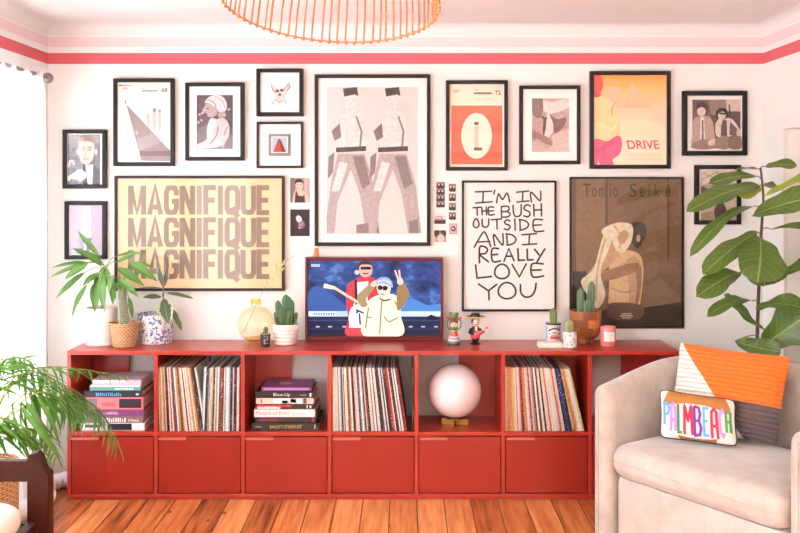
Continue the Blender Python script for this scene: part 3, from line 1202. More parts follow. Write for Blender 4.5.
# --- sepia landscape-like photo
def art9(a):
    rectpx(a, (176, 146, 142), (531.9, 98.4, 569, 151.9))
    a.blob((226, 206, 200), [(545, 140), (600, 150), (680, 132), (686, 175), (620, 205), (580, 210), (548, 190)])
    a.blob((112, 84, 84), [(492, 132), (545, 132), (548, 200), (530, 235), (508, 230), (492, 200)])
    a.blob((232, 214, 208), [(575, 205), (600, 250), (606, 300), (570, 345), (545, 345), (560, 290)])
    a.blob((104, 74, 74), [(585, 215), (625, 240), (672, 232), (660, 280), (612, 318), (602, 262)])
    a.blob((132, 98, 96), [(492, 300), (540, 320), (585, 345), (600, 380), (560, 372), (520, 345), (492, 350)])
    a.blob((206, 180, 174), [(600, 330), (660, 300), (686, 300), (686, 410), (560, 412), (600, 380)])
    a.stroke((60, 42, 44), [(540, 225), (560, 240), (556, 290), (552, 325)], [8, 16, 16, 7]).oval((58, 40, 42), 566, 236, 6, 8)
    a.blob((196, 168, 164), [(492, 365), (540, 375), (580, 412), (492, 412)])


picture('black-framed sepia photo of a dark figure among pale drapery, wide white mount', (519.6, 85.4, 580.6, 164.2), 3.6, (531.9, 98.4, 569, 151.9), art9, org=(440, 74), sc=5.333, window=(531.9, 98.4, 569, 151.9), grain=True)


# --- sunset-coloured poster
def sunset():
    t = NT('sunset_poster_paper')
    tc = t.n('ShaderNodeTexCoord')
    sp = t.n('ShaderNodeSeparateXYZ')
    t.l(tc.outputs['UV'], sp.inputs[0])
    r = t.n('ShaderNodeValToRGB')
    cr = r.color_ramp
    cr.elements[0].position, cr.elements[0].color = 0, rgb((248, 232, 204))
    cr.elements[1].position, cr.elements[1].color = 1, rgb((246, 150, 62))
    for p, c in ((.3, (248, 226, 198)), (.62, (248, 200, 168)), (.82, (248, 186, 116))):
        e = cr.elements.new(p)
        e.color = rgb(c)
    nz = t.noise(t.coord('Object'), 18, 3)
    t.l(t.math('ADD', sp.outputs[1], t.math('MULTIPLY', t.math('SUBTRACT', nz, .5), .12)), r.inputs[0])
    t.l(r.outputs[0], t.b.inputs['Base Color'])
    t.b.inputs['Roughness'].default_value = .5
    return t.m


def art10(a):
    rectpx(a, sunset(), (594, 74.3, 667.5, 165.2))
    for x0, y0, x1 in ((110, 105, 185), (205, 130, 225), (232, 92, 252), (250, 125, 275), (190, 180, 300), (300, 185, 330)):
        a.rect((246, 186, 150), x0, y0, x1, 212)
    a.poly((236, 222, 182), [(180, 290), (215, 268), (300, 272), (400, 312), (400, 345), (180, 350)])
    a.poly((246, 204, 178), [(320, 262), (412, 205), (412, 300)])
    a.blob((250, 206, 150), [(45, 160), (95, 160), (148, 190), (172, 260), (172, 350), (110, 372), (45, 372)])
    a.blob((240, 92, 84), [(45, 42), (80, 50), (92, 90), (84, 125), (70, 150), (45, 150)])
    a.poly((236, 74, 88), [(45, 130), (85, 150), (60, 158), (45, 156)])
    a.stroke((180, 90, 80), [(148, 185), (134, 225), (136, 250)], 4)
    for i in range(5):
        a.stroke((250, 226, 190), [(52 + i * 8, 290 + i * 12), (100 + i * 6, 300 + i * 10), (160, 330 - i * 12)], 4, True)
    a.blob((240, 88, 124), [(45, 372), (110, 378), (165, 350), (186, 380), (176, 440), (140, 470), (138, 498), (45, 498)])
    a.poly((232, 66, 104), [(50, 420), (150, 372), (150, 390), (50, 445)])
    a.poly((248, 196, 176), [(62, 498), (66, 465), (74, 498)])
    a.text((206, 84, 92), 'DRIVE', 216, 374, 376, 418, .015, -.18)
    for k, (u, v) in enumerate(((205, 380), (195, 384), (210, 376), (190, 394))):
        a.rect((222, 206, 168), u, 440 + k * 10, v, 444 + k * 10)


picture('black-framed orange and pink poster reading DRIVE', (590.3, 71, 671, 168.6), 3.8, (594, 74.3, 667.5, 165.2), art10, org=(585, 66), sc=5.033)


# --- two seated friends
def art11(a):
    rectpx(a, (92, 72, 66), (692.4, 99.6, 740.6, 148.4))
    a.rect((212, 194, 182), 322, 97, 426, 178).poly((146, 122, 110), [(200, 97), (322, 97), (330, 210), (215, 200)])
    a.poly((120, 96, 86), [(88, 97), (200, 97), (215, 220), (88, 220)])
    for i in range(7):
        a.stroke((74, 56, 52), [(95 + i * 17, 100), (110 + i * 16, 210)], 4)
    a.stroke((70, 54, 50), [(345, 130), (350, 220)], 10)
    # left sitter
    a.blob((182, 156, 142), [(92, 240), (130, 214), (200, 214), (228, 250), (240, 330), (246, 430), (92, 437), (88, 320)])
    a.poly((232, 216, 204), [(142, 218), (168, 218), (176, 370), (140, 370)]).stroke((90, 70, 66), [(158, 240), (160, 410)], 10)
    a.blob((70, 52, 48), [(112, 170), (120, 120), (160, 112), (192, 140), (192, 190), (170, 205), (125, 205)])
    a.blob((224, 200, 184), [(120, 165), (150, 148), (178, 165), (176, 195), (155, 214), (130, 206), (120, 190)])
    a.blob((150, 124, 112), [(92, 400), (150, 380), (230, 385), (246, 437), (90, 437)])
    a.blob((220, 196, 182), [(195, 395), (222, 372), (248, 380), (240, 410), (205, 420)])
    # right sitter
    a.blob((222, 204, 192), [(250, 260), (285, 235), (350, 226), (390, 260), (420, 320), (400, 330), (330, 360), (255, 350)])
    a.poly((96, 76, 70), [(290, 240), (326, 240), (330, 350), (284, 350)]).poly((110, 88, 80), [(350, 250), (400, 300), (390, 345), (345, 345)])
    a.blob((50, 38, 36), [(248, 190), (275, 158), (320, 160), (336, 200), (320, 232), (262, 240)])
    a.blob((214, 188, 172), [(266, 200), (295, 178), (318, 195), (318, 222), (296, 240), (272, 228)])
    a.stroke((34, 26, 26), [(276, 192), (318, 196)], 13).blob((216, 190, 174), [(262, 240), (285, 222), (296, 250), (280, 290), (262, 275)])
    a.blob((150, 126, 112), [(245, 380), (300, 350), (345, 360), (340, 437), (262, 437)]).blob((130, 106, 94), [(345, 370), (420, 350), (426, 437), (345, 437)])
    a.blob((216, 192, 176), [(395, 320), (422, 305), (426, 345), (400, 350)])


picture('black-framed sepia photo of two people sitting side by side, at the far right', (683, 90.8, 747.6, 155.4), 4.6, (692.4, 99.6, 740.6, 148.4), art11, org=(680, 86), sc=7.014, grain=True)


# --- photo behind the tall plant
def art12(a):
    rectpx(a, (224, 208, 194), (701, 170.5, 738.5, 219.5))
    a.poly((196, 176, 160), [(110, 170), (160, 140), (250, 150), (300, 220), (300, 350), (110, 350)])
    for p_ in ([(115, 130), (200, 90)], [(125, 95), (190, 130), (260, 90)], [(200, 85), (215, 140)], [(115, 170), (300, 150)]):
        a.stroke((150, 132, 122), p_, 5)
    a.poly((112, 88, 76), [(112, 165), (150, 178), (150, 215), (112, 210)])
    a.blob((48, 38, 38), [(190, 275), (222, 255), (245, 285), (255, 338), (195, 345), (180, 310)])
    a.oval((60, 46, 44), 220, 255, 14, 16).poly((160, 136, 118), [(110, 310), (180, 300), (190, 350), (110, 350)])


picture('black-framed photo of a dark figure, half hidden behind the tall plant', (695.3, 165, 741.5, 224.6), 4.2, (701, 170.5, 738.5, 219.5), art12, org=(680, 155), sc=5.333, grain=True)


# --- large MAGNIFIQUE poster
GLY = {
    'M': (1.32, [[(.14, 1), (.14, 0)], [(.16, .02), (.5, .93), (.84, .02)], [(.86, 0), (.86, 1)]]),
    'A': (1.12, [[(.13, 1), (.5, .02), (.87, 1)], [(.26, .74), (.74, .74)]]),
    'G': (1.05, [[(.85, .34), (.85, .22), (.74, .09), (.5, .07), (.26, .09), (.15, .22), (.15, .78), (.26, .91), (.5, .93), (.74, .91), (.85, .78), (.85, .54), (.52, .54)]]),
    'N': (1.08, [[(.14, 1), (.14, 0)], [(.17, .03), (.83, .97)], [(.86, 1), (.86, 0)]]),
    'I': (.46, [[(.5, 0), (.5, 1)]]),
    'F': (.88, [[(.17, 1), (.17, .07), (1, .07)], [(.17, .5), (.9, .5)]]),
    'Q': (1.08, [[(.15, .22), (.26, .09), (.5, .07), (.74, .09), (.85, .22), (.85, .78), (.74, .91), (.5, .93), (.26, .91), (.15, .78), (.15, .2)], [(.5, .74), (.66, .92), (.9, 1.09)]]),
    'U': (1.06, [[(.14, 0), (.14, .78), (.26, .91), (.5, .93), (.74, .91), (.86, .78), (.86, 0)]]),
    'E': (.9, [[(1, .07), (.17, .07), (.17, .93), (1, .93)], [(.17, .5), (.92, .5)]]),
}


def block_word(a, c, word, x0, y0, x1, y1, wt):
    gap = .1
    tot = sum(GLY[q][0] for q in word) + gap * (len(word) - 1)
    k = (x1 - x0) / tot
    x = x0
    for q in word:
        w, st = GLY[q]
        for pl in st:
            pts = [(x + u * w * k, y0 + v * (y1 - y0)) for u, v in pl]
            a.stroke(c, pts, wt)
            a.k -= .8
        x += (w + gap) * k
    a.k += 1


def art13(a):
    rectpx(a, (226, 190, 146), (117, 178.4, 281.6, 288.4))
    for (y0, y1) in ((185.6, 214.6), (217.8, 246.8), (249.8, 278.6)):
        block_word(a, (130, 110, 94), 'MAGNIFIQUE', 128, y0, 269.3, y1, 5.2)
    a.rect((150, 130, 110), 262, 281.5, 268, 282.3)


picture('wide dark-framed buff poster repeating MAGNIFIQUE in three lines', (114.2, 175.8, 284.2, 291), 2.6, (117, 178.4, 281.6, 288.4), art13, frame=M_BROWNF)


# --- hand-lettered white poster
def ell(cx, cy, rx, ry):
    return [(cx + rx * math.cos(q) + 1.5 * math.sin(2 * q), cy + ry * math.sin(q)) for q in [2 * PI * i / 18 - 1.9 for i in range(19)]]


LET = [
    [(185, 73), (238, 71)], [(211, 73), (209, 109)], [(186, 110), (240, 106)], [(249, 68), (246, 80)],
    [(255, 109), (262, 80), (275, 98), (290, 77), (299, 106)], [(322, 74), (362, 70)], [(343, 73), (341, 105)], [(323, 107), (363, 103)],
    [(371, 106), (370, 74), (400, 102), (402, 71)],
    [(177, 126), (203, 124)], [(190, 126), (191, 150)], [(206, 126), (207, 149)], [(221, 124), (222, 149)], [(206, 137), (222, 136)],
    [(245, 124), (229, 125), (230, 149), (247, 148)], [(230, 137), (244, 136)],
    [(271, 122), (272, 157)], [(271, 122), (292, 121), (297, 130), (290, 138), (273, 139)], [(290, 138), (300, 147), (292, 156), (272, 157)],
    [(310, 118), (312, 145), (320, 155), (331, 153), (337, 143), (337, 116)],
    [(367, 120), (357, 116), (347, 124), (350, 133), (362, 138), (367, 147), (359, 156), (346, 153)],
    [(379, 115), (380, 153)], [(404, 113), (405, 153)], [(380, 134), (405, 132)],
    ell(187, 177, 9, 15), [(207, 164), (208, 184), (216, 191), (225, 188), (229, 178), (229, 163)],
    [(238, 166), (272, 163)], [(256, 165), (257, 196)],
    [(299, 170), (290, 166), (282, 173), (286, 180), (297, 184), (300, 192), (292, 199), (281, 196)], [(316, 163), (317, 200)],
    [(333, 166), (334, 200)], [(331, 165), (350, 169), (362, 181), (354, 194), (333, 201)],
    [(408, 166), (379, 167), (381, 203), (412, 203)], [(380, 184), (404, 183)],
    [(181, 257), (208, 211), (219, 212), (236, 255)], [(195, 240), (232, 238)], [(249, 252), (246, 215), (275, 250), (276, 212)],
    [(289, 213), (291, 250)], [(287, 213), (308, 217), (320, 231), (311, 245), (290, 251)],
    [(340, 216), (388, 212)], [(365, 214), (363, 247)], [(342, 249), (389, 246)],
    [(198, 309), (199, 258), (216, 256), (225, 266), (217, 278), (200, 282), (228, 306)],
    [(262, 262), (240, 264), (242, 304), (268, 303)], [(241, 283), (259, 281)], [(280, 304), (296, 262), (313, 302)], [(286, 288), (308, 287)],
    [(326, 262), (328, 301), (349, 300)], [(357, 264), (358, 300), (377, 299)], [(382, 264), (397, 283)], [(416, 263), (390, 306)],
    [(185, 316), (190, 360), (238, 355)], ell(273, 338, 24, 24), [(307, 315), (331, 356), (354, 313)],
    [(411, 313), (373, 314), (375, 355), (412, 353)], [(374, 334), (404, 333)],
    [(195, 380), (227, 402)], [(256, 381), (229, 402), (230, 433)], ell(290, 402, 29, 27),
    [(335, 382), (336, 408), (350, 423), (370, 420), (382, 404), (387, 378)],
]


def art14(a):
    rectpx(a, (234, 230, 228), (464, 182.6, 554.6, 309.5))
    for i, s in enumerate(LET):
        sm = len(s) > 3
        y = s[0][1]
        a.stroke((50, 40, 34), s, 5.6 if y < 260 else 6.4, sm)
        if not sm or len(s) > 3:
            for e in (s[0], s[-1]):
                a.oval((54, 44, 38), e[0], e[1], 2.9, 3.0, n=10)
                a.k -= 1
        a.k = 1 + (i % 12)


picture('black-framed white poster hand-lettered with a seven-line love message', (462, 180.6, 556.6, 311.5), 2, (464, 182.6, 554.6, 309.5), art14, org=(420, 170), sc=3.333)


# --- dark sepia exhibition poster
def art15(a):
    br = (122, 92, 62)
    rectpx(a, br, (571.4, 178.4, 682.6, 326.2))
    a.rect((112, 84, 58), 140, 55, 368, 500).rect((100, 74, 52), 34, 55, 48, 500)
    a.rect((84, 62, 44), 134, 55, 142, 380).rect((84, 62, 44), 318, 55, 324, 300)
    a.rect((44, 34, 28), 36, 330, 78, 492).poly((46, 36, 30), [(150, 440), (230, 440), (368, 420), (368, 494), (36, 494), (36, 470)])
    sk, sh, lt = (182, 146, 106), (134, 100, 70), (200, 164, 122)
    a.blob((58, 42, 32), [(200, 210), (215, 186), (245, 186), (258, 210), (246, 240), (232, 262), (216, 250)])
    a.blob(lt, [(150, 290), (180, 268), (222, 272), (242, 292), (247, 340), (238, 420), (225, 445), (150, 442), (146, 370)])
    a.blob((176, 140, 102), [(196, 300), (228, 290), (243, 340), (232, 430), (206, 442), (204, 370)])
    a.blob(sh, [(222, 320), (236, 310), (242, 350), (230, 430), (220, 440), (228, 370)])
    a.stroke((150, 116, 82), [(152, 380), (190, 392), (236, 384)], 4, True)
    a.blob((92, 68, 50), [(148, 425), (240, 430), (236, 470), (150, 470)])
    a.blob(sk, [(82, 340), (110, 300), (150, 240), (182, 218), (196, 236), (160, 300), (126, 332), (200, 300), (235, 298), (228, 328), (150, 356), (96, 362)])
    a.blob(sh, [(126, 334), (200, 308), (232, 306), (226, 330), (150, 356), (100, 362)])
    tw, ts = (226, 208, 178), (190, 166, 132)
    a.blob(tw, [(126, 205), (160, 188), (198, 186), (216, 200), (210, 245), (185, 275), (165, 265), (150, 230), (128, 222)])
    a.blob(tw, [(128, 225), (150, 222), (150, 250), (120, 330), (134, 400), (110, 440), (88, 410), (62, 360), (100, 320)])
    a.stroke(ts, [(135, 232), (112, 320), (106, 420)], 7, True).stroke(ts, [(160, 195), (180, 225), (176, 262)], 6, True)
    a.blob(sk, [(170, 225), (190, 208), (204, 222), (190, 246), (176, 246)])
    a.oval(sk, 232, 232, 6, 11)
    for ch, x in zip('Tomio', (68, 95, 115, 147, 158)):
        w = 22 if ch == 'T' else (16 if ch == 'm' else (3 if ch == 'i' else 13))
        a.text((62, 45, 33), ch, x, 70 if ch in 'Ti' else 82, x + w, 110)
    for ch, x in zip('Seike', (206, 236, 262, 280, 312)):
        w = 20 if ch == 'S' else (3 if ch == 'i' else 14)
        a.text((62, 45, 33), ch, x, 70 if ch in 'Sik' else 82, x + w, 110)
    for k, (u, v) in enumerate(((182, 212), (178, 216), (184, 210))):
        a.rect((206, 190, 166), u, 454 + k * 6, v, 457 + k * 6)


picture('dark-framed brown poster of a bare-backed person pressing a towel to the face', (570, 177, 683.8, 327.6), 1.6, (571.4, 178.4, 682.6, 326.2), art15, depth=.02, org=(560, 160), sc=2.964, grain=True)


# ------------------------------------------------------------------ unframed little photos stuck to the wall
def card(label, r, fn, org, sc, border=(236, 230, 226), group=None):
    Yc = YW - .0015
    a, b = P(r[0], r[3], Yc), P(r[2], r[1], Yc)
    t = thing('photo_picture', label, 'photo', ((a.x + b.x) / 2, YW, a.z), group)
    MB().box(a.x, Yc, a.z, b.x, YW, b.z).build('card', ink(border), t)
    ar = Art(Yc - .0001, org, sc)
    fn(ar)
    ar.build('image', t)
    return t


def c1(a):
    a.rect((150, 130, 122), 78, 60, 228, 248).rect((120, 100, 94), 78, 60, 112, 248).rect((176, 158, 150), 185, 60, 228, 248)
    a.blob((196, 172, 160), [(95, 225), (112, 160), (140, 150), (190, 165), (218, 205), (220, 248), (100, 248)])
    a.poly((62, 48, 46), [(112, 248), (118, 165), (126, 160), (140, 196), (175, 200), (186, 182), (192, 248)])
    a.blob((204, 180, 168), [(122, 100), (146, 82), (172, 100), (168, 138), (146, 160), (126, 138)])
    a.blob((50, 38, 38), [(114, 110), (116, 80), (145, 68), (174, 82), (178, 110), (166, 96), (128, 96)])
    a.stroke((70, 52, 50), [(128, 112), (142, 112)], 5).stroke((70, 52, 50), [(152, 112), (166, 112)], 5).stroke((140, 100, 94), [(138, 138), (156, 138)], 4)


def c2(a):
    a.rect((46, 34, 36), 78, 300, 226, 503)
    a.blob((214, 204, 204), [(122, 362), (140, 346), (162, 362), (168, 390), (150, 404), (128, 388)])
    a.blob((120, 100, 104), [(140, 410), (170, 388), (190, 410), (184, 438), (150, 448)]).oval((190, 178, 180), 148, 440, 8, 6)
    a.stroke((170, 150, 154), [(150, 410), (162, 425), (176, 402)], 6)


card('small black and white photo of a person in a vest, beside the tall print', (290.3, 177.9, 309.8, 202.6), c1, (280, 170), 7.625)
card('small near-black photo under the vest portrait, beside the tall print', (290.3, 209.4, 309.7, 236.2), c2, (280, 170), 7.625, (46, 34, 36))


def booth(x0, x1, ys, dark=(58, 46, 46)):
    def f(a):
        for y0, y1 in ys:
            a.rect((150, 132, 126), x0, y0, x1, y1)
            w, h = x1 - x0, y1 - y0
            for u in (.3, .7):
                a.blob(dark, [(x0 + w * (u - .22), y1), (x0 + w * (u - .18), y0 + h * .3), (x0 + w * u, y0 + h * .12), (x0 + w * (u + .18), y0 + h * .3), (x0 + w * (u + .22), y1)])
                a.oval((214, 190, 180), x0 + w * u, y0 + h * .42, w * .1, h * .2)
            a.rect(dark, x0, y1 - h * .18, x1, y1)
    return f


card('left photo-booth strip of dark portraits right of the tall print', (435.6, 181.6, 446, 209.6), booth(70, 130, [(68, 110), (112, 153), (155, 198), (200, 240)]), (426, 172), 6.842)
card('right photo-booth strip of four arch-shaped couples beside the white poster', (448, 182.4, 456.8, 220.4), booth(156, 205, [(80, 132), (146, 196), (210, 260), (274, 324)]), (426, 172), 6.842)


def c3(a):
    a.rect((226, 210, 208), 57, 300, 135, 355)
    a.ring((206, 120, 140), 92, 322, 22, 20, 8)
    a.rect((70, 50, 50), 57, 326, 135, 355).rect((190, 130, 140), 76, 318, 110, 330).rect((40, 32, 34), 88, 332, 102, 355)


def c4(a):
    a.rect((140, 112, 106), 57, 400, 136, 478)
    a.blob((216, 192, 184), [(80, 440), (105, 425), (126, 450), (120, 476), (84, 474)]).blob((52, 40, 40), [(58, 402), (90, 402), (84, 430), (60, 440)])
    a.blob((60, 46, 46), [(95, 402), (134, 402), (134, 440), (110, 420)]).poly((190, 160, 160), [(57, 440), (80, 455), (75, 478), (57, 478)])


def c5(a):
    a.rect((206, 130, 140), 160, 352, 214, 424)
    a.rect((226, 186, 186), 170, 360, 205, 415).blob((72, 48, 50), [(172, 385), (186, 366), (202, 382), (200, 405), (176, 405)]).oval((214, 184, 172), 186, 388, 8, 9)


card('instant photo of a pink arch under the left photo-booth strip', (434, 212, 446.2, 226.8), c3, (426, 172), 6.842)
card('instant photo of faces close together, lowest of the little wall photos', (434, 230, 446.5, 243.6), c4, (426, 172), 6.842)
card('small pink instant photo below the right photo-booth strip', (448.3, 222.6, 458.4, 236.6), c5, (426, 172), 6.842)

# ================================================================== TELEVISION
TVY = 4.868
tv_a, tv_b = P(305, 341.6, TVY), P(443.2, 257.6, TVY)
tvz0 = ZT + .0003
TX0, TX1, TZ1 = tv_a.x, tv_b.x, tv_b.z
M_TV = mat('dark_wine_red_plastic', (92, 10, 22), .35, var=.03, spec=.35)
tv = thing('television', 'dark red framed television on the sideboard showing two performers on a stage', 'television', ((TX0 + TX1) / 2, TVY + .03, tvz0))
mb = MB()
ft, fb = .012, .026
TB = TVY + .07
mb.box(TX0, TVY, tvz0, TX1, TB, tvz0 + .012)
mb.box(TX0, TVY + .006, tvz0 + .012, TX1, TB - .006, tvz0 + fb)
mb.box(TX0, TVY, TZ1 - .010, TX1, TB, TZ1)
mb.box(TX0, TVY + .008, TZ1 - .018, TX1, TB - .006, TZ1 - .010)
mb.box(TX0, TVY + .004, tvz0 + fb, TX0 + .013, TB - .006, TZ1 - .018)
mb.box(TX1 - .013, TVY + .004, tvz0 + fb, TX1, TB - .006, TZ1 - .018)
mb.build('casing', M_TV, tv, bevel=.002)
MB().box(TX0 + .013, TVY + .02, tvz0 + fb, TX1 - .013, TB - .012, TZ1 - .018).build('panel', mat('black_plastic', (18, 18, 22), .3, var=.05), tv)


def emis(c, k=1.0):
    nm = 'screen_%d_%d_%d' % tuple(c)
    if nm in _mc:
        return _mc[nm]
    t = NT(nm)
    t.b.inputs['Base Color'].default_value = (.01, .01, .012, 1)
    t.b.inputs['Roughness'].default_value = .25
    t.b.inputs['Specular IOR Level'].default_value = .12
    t.b.inputs['Emission Color'].default_value = rgb(c)
    t.b.inputs['Emission Strength'].default_value = SCREEN * k
    _mc[nm] = t.m
    return t.m


SCREEN = 2.1


def screen_sky():
    t = NT('screen_blue_stage_sky')
    co = t.coord('Object', (1, 1, 1.6))
    n1 = t.noise(co, 7, 5, .65)
    r = t.n('ShaderNodeValToRGB')
    cr = r.color_ramp
    cr.elements[0].position, cr.elements[0].color = .36, rgb((16, 26, 60))
    cr.elements[1].position, cr.elements[1].color = .8, rgb((120, 180, 236))
    e = cr.elements.new(.56)
    e.color = rgb((44, 76, 146))
    t.l(n1, r.inputs[0])
    t.b.inputs['Base Color'].default_value = (.01, .01, .012, 1)
    t.b.inputs['Roughness'].default_value = .25
    t.b.inputs['Specular IOR Level'].default_value = .12
    t.l(r.outputs[0], t.b.inputs['Emission Color'])
    t.b.inputs['Emission Strength'].default_value = SCREEN
    return t.m


s = Art(TVY + .0195, (295, 245), 4.84)
E = emis
s.rect(screen_sky(), 66, 76, 704, 436)
s.blob(E((74, 128, 200)), [(520, 322), (540, 270), (580, 262), (640, 290), (704, 285), (704, 322)]).blob(E((50, 88, 158)), [(66, 230), (110, 200), (180, 240), (240, 290), (240, 320), (66, 320)])
s.rect(E((176, 204, 236)), 66, 320, 704, 346).rect(E((226, 238, 250)), 66, 324, 200, 342).rect(E((206, 222, 244)), 520, 326, 704, 340)
for i in range(9):
    s.rect(E((60, 80, 120)), 88 + i * 12, 329, 96 + i * 12, 338)
s.rect(E((22, 30, 62)), 66, 346, 704, 436).rect(E((44, 62, 110)), 66, 362, 704, 368).rect(E((30, 44, 88)), 66, 400, 704, 408)
for x in (110, 170, 238, 560, 620, 682):
    s.rect(E((190, 214, 246)), x - 9, 392, x + 9, 398)
s.poly(E((8, 10, 24)), [(640, 346), (660, 336), (690, 350), (690, 362), (650, 362)]).rect(E((14, 18, 40)), 66, 416, 704, 424)
s.rect(E((196, 206, 226)), 78, 92, 91, 105).rect(E((196, 206, 226)), 93, 92, 106, 105).rect(E((196, 206, 226)), 108, 92, 121, 105)
# tall performer with guitar
s.blob(E((214, 56, 66)), [(250, 300), (252, 200), (290, 168), (330, 150), (372, 158), (412, 190), (420, 300), (405, 436), (250, 436), (258, 360)])
s.poly(E((232, 226, 240)), [(300, 180), (355, 175), (350, 300), (326, 400), (262, 400), (268, 340), (300, 240)])
s.poly(E((228, 70, 78)), [(250, 404), (330, 400), (326, 436), (250, 436)]).stroke(E((28, 20, 32)), [(294, 168), (298, 300)], 12)
s.blob(E((228, 168, 160)), [(312, 100), (342, 86), (372, 100), (370, 140), (342, 156), (316, 142)])
s.blob(E((60, 36, 34)), [(310, 112), (312, 84), (342, 76), (372, 86), (374, 112), (366, 96), (320, 96)]).stroke(E((20, 16, 22)), [(318, 112), (368, 112)], 14)
s.stroke(E((90, 50, 48)), [(328, 138), (356, 138)], 6).oval(E((206, 206, 214)), 300, 132, 12, 11)
s.stroke(E((240, 226, 206)), [(140, 196), (196, 208)], [22, 14]).stroke(E((226, 196, 170)), [(190, 206), (330, 292)], 13)
s.blob(E((238, 238, 246)), [(270, 310), (310, 285), (350, 300), (340, 370), (296, 400), (262, 370)])
for p_ in ([(300, 315), (335, 330)], [(312, 330), (316, 385)], [(296, 310), (304, 322), (296, 330)]):
    s.stroke(E((40, 30, 40)), p_, 8)
# performer in parka and hat
s.blob(E((234, 226, 204)), [(330, 436), (342, 300), (372, 256), (430, 236), (480, 240), (512, 270), (512, 340), (518, 436)])
s.blob(E((164, 140, 96)), [(300, 250), (330, 215), (372, 185), (386, 204), (345, 260), (352, 290), (322, 300)])
s.blob(E((150, 120, 78)), [(494, 210), (520, 176), (540, 200), (552, 240), (520, 300), (496, 316), (492, 260)])
s.blob(E((236, 196, 180)), [(366, 190), (384, 172), (408, 174), (404, 188), (380, 202)]).blob(E((238, 200, 184)), [(496, 186), (498, 160), (516, 158), (524, 178), (516, 192)])
s.stroke(E((238, 200, 184)), [(498, 162), (484, 122)], 8).stroke(E((238, 200, 184)), [(508, 160), (504, 120)], 8)
s.blob(E((240, 214, 200)), [(398, 190), (432, 178), (462, 196), (458, 232), (430, 250), (402, 232)])
s.blob(E((150, 164, 214)), [(392, 190), (402, 162), (436, 154), (466, 172), (472, 206), (430, 186)]).stroke(E((206, 206, 226)), [(400, 178), (436, 170), (466, 190)], 8, True)
s.oval(E((28, 22, 26)), 412, 206, 12, 12).oval(E((28, 22, 26)), 436, 208, 13, 12).stroke(E((28, 22, 26)), [(402, 204), (450, 206)], 4)
s.stroke(E((150, 90, 84)), [(414, 236), (434, 238)], 5).stroke(E((96, 78, 56)), [(408, 256), (430, 268), (462, 262)], 8, True)
for p_ in ([(420, 270), (410, 430)], [(430, 345), (455, 372), (500, 350)], [(345, 345), (372, 352)], [(480, 270), (500, 300)], [(356, 300), (342, 400)]):
    s.stroke(E((140, 122, 88)), p_, 6)
s.build('screen_picture', tv)
# ================================================================== THINGS ON THE SIDEBOARD
M_SOIL = mat('potting_soil', (62, 46, 38), .95, var=.25, scale=120, bump=.6, bscale=150)
ZB = ZT + .0004


def at(xpx, Y):
    return Vector((P(xpx, 0, Y).x, Y, ZB))


def up_to(ypx, Y):
    return P(0, ypx, Y).z - ZB


def pot_prof(r0, r1, h, wall=.006, lip=0.0, bulge=0.0, depth=.02):
    pr = [(0, 0), (r0 - .003, 0), (r0, .003)]
    for k in range(1, 12):
        t = k / 12
        pr.append((r0 + (r1 - r0) * t + bulge * math.sin(PI * t), .003 + (h - .006) * t))
    pr += [(r1 + lip, h - .003), (r1 + lip - .001, h), (r1 - wall + .001, h), (r1 - wall, h - .003), (r1 - wall - .001, h - depth), (0, h - depth)]
    return pr


def soil(c, r, z, t):
    MB().lathe([(0, -.004), (r, -.004), (r, .002), (r * .5, .005), (0, .006)], c + Vector((0, 0, z)), 24).build('soil', M_SOIL, t)


# --- white fluted pot with a long-leaved plant
Yp = 4.80
c = at(102, Yp)
t = thing('potted_dragon_plant', 'white fluted pot with a plant of long drooping green leaves at the left end', 'potted plant', c)
hw = up_to(305.5, Yp) - .008
M_WPOT = mat('white_glazed_ceramic', (238, 228, 222), .3, var=.02, coat=.3)
mb = MB().lathe(pot_prof(.070, .077, hw), c, 96, fn=lambda a, z: 1 + (.012 * math.cos(a * 24) if .02 < z < hw - .02 else 0))
mb.build('pot', M_WPOT, t)
MB().lathe([(0, 0), (.08, 0), (.084, .007), (.078, .0075), (.0735, .004), (0, .004)], c, 48).build('saucer', M_WPOT, t)
soil(c, .066, hw - .024, t)
M_DLEAF = leaf_mat('dragon_plant_leaf', (58, 104, 44), (104, 150, 62), (150, 186, 110), nv=0.001, vs=0.0, rough=.32)
hub = P(45 + 265 / 4.445, 225 + 190 / 4.445, 4.78)
M_STEM = mat('woody_stem', (128, 104, 76), .8, var=.2, scale=60, bump=.4)
mb = MB().tube(spline([c + Vector((0, 0, hw - .03)), c + Vector((.006, -.004, hw + .03)), hub]), .007, 8)
mb.build('stem', M_STEM, t)


def q2(x, y, Y):
    return P(45 + x / 4.445, 225 + y / 4.445, Y)


mb = MB()
DL = [  # base, tip, width, tip depth shift
    ((242, 140), (140, 22), 24, .00, (0, -1, .6)), ((258, 180), (120, 103), 46, -.04, (.2, -.6, .9)), ((188, 168), (26, 192), 30, -.02, (0, -.5, .9)), ((188, 170), (24, 232), 26, -.07, (0, -.7, .7)),
    ((192, 165), (88, 242), 40, -.08, (0, -1, .5)), ((176, 212), (45, 332), 34, -.06, (-.4, -.9, .4)), ((240, 215), (166, 272), 38, -.1, (-.2, -.8, .6)), ((190, 262), (120, 406), 36, -.10, (-.6, -.9, .1)),
    ((222, 255), (222, 390), 42, -.10, (.3, -1, 0)), ((255, 205), (266, 388), 40, -.12, (-.1, -1, 0)), ((292, 225), (302, 355), 34, -.1, (.5, -1, 0)), ((238, 228), (232, 300), 36, -.07, (.1, -1, .2)),
    ((318, 138), (448, 128), 30, .02, (0, -.5, 1)), ((322, 165), (420, 120), 24, -.02, (.1, -.8, .6)), ((275, 190), (262, 300), 34, -.08, (.2, -1, .1)),
    ((278, 225), (315, 330), 30, -.06, (.6, -1, .2)),
]
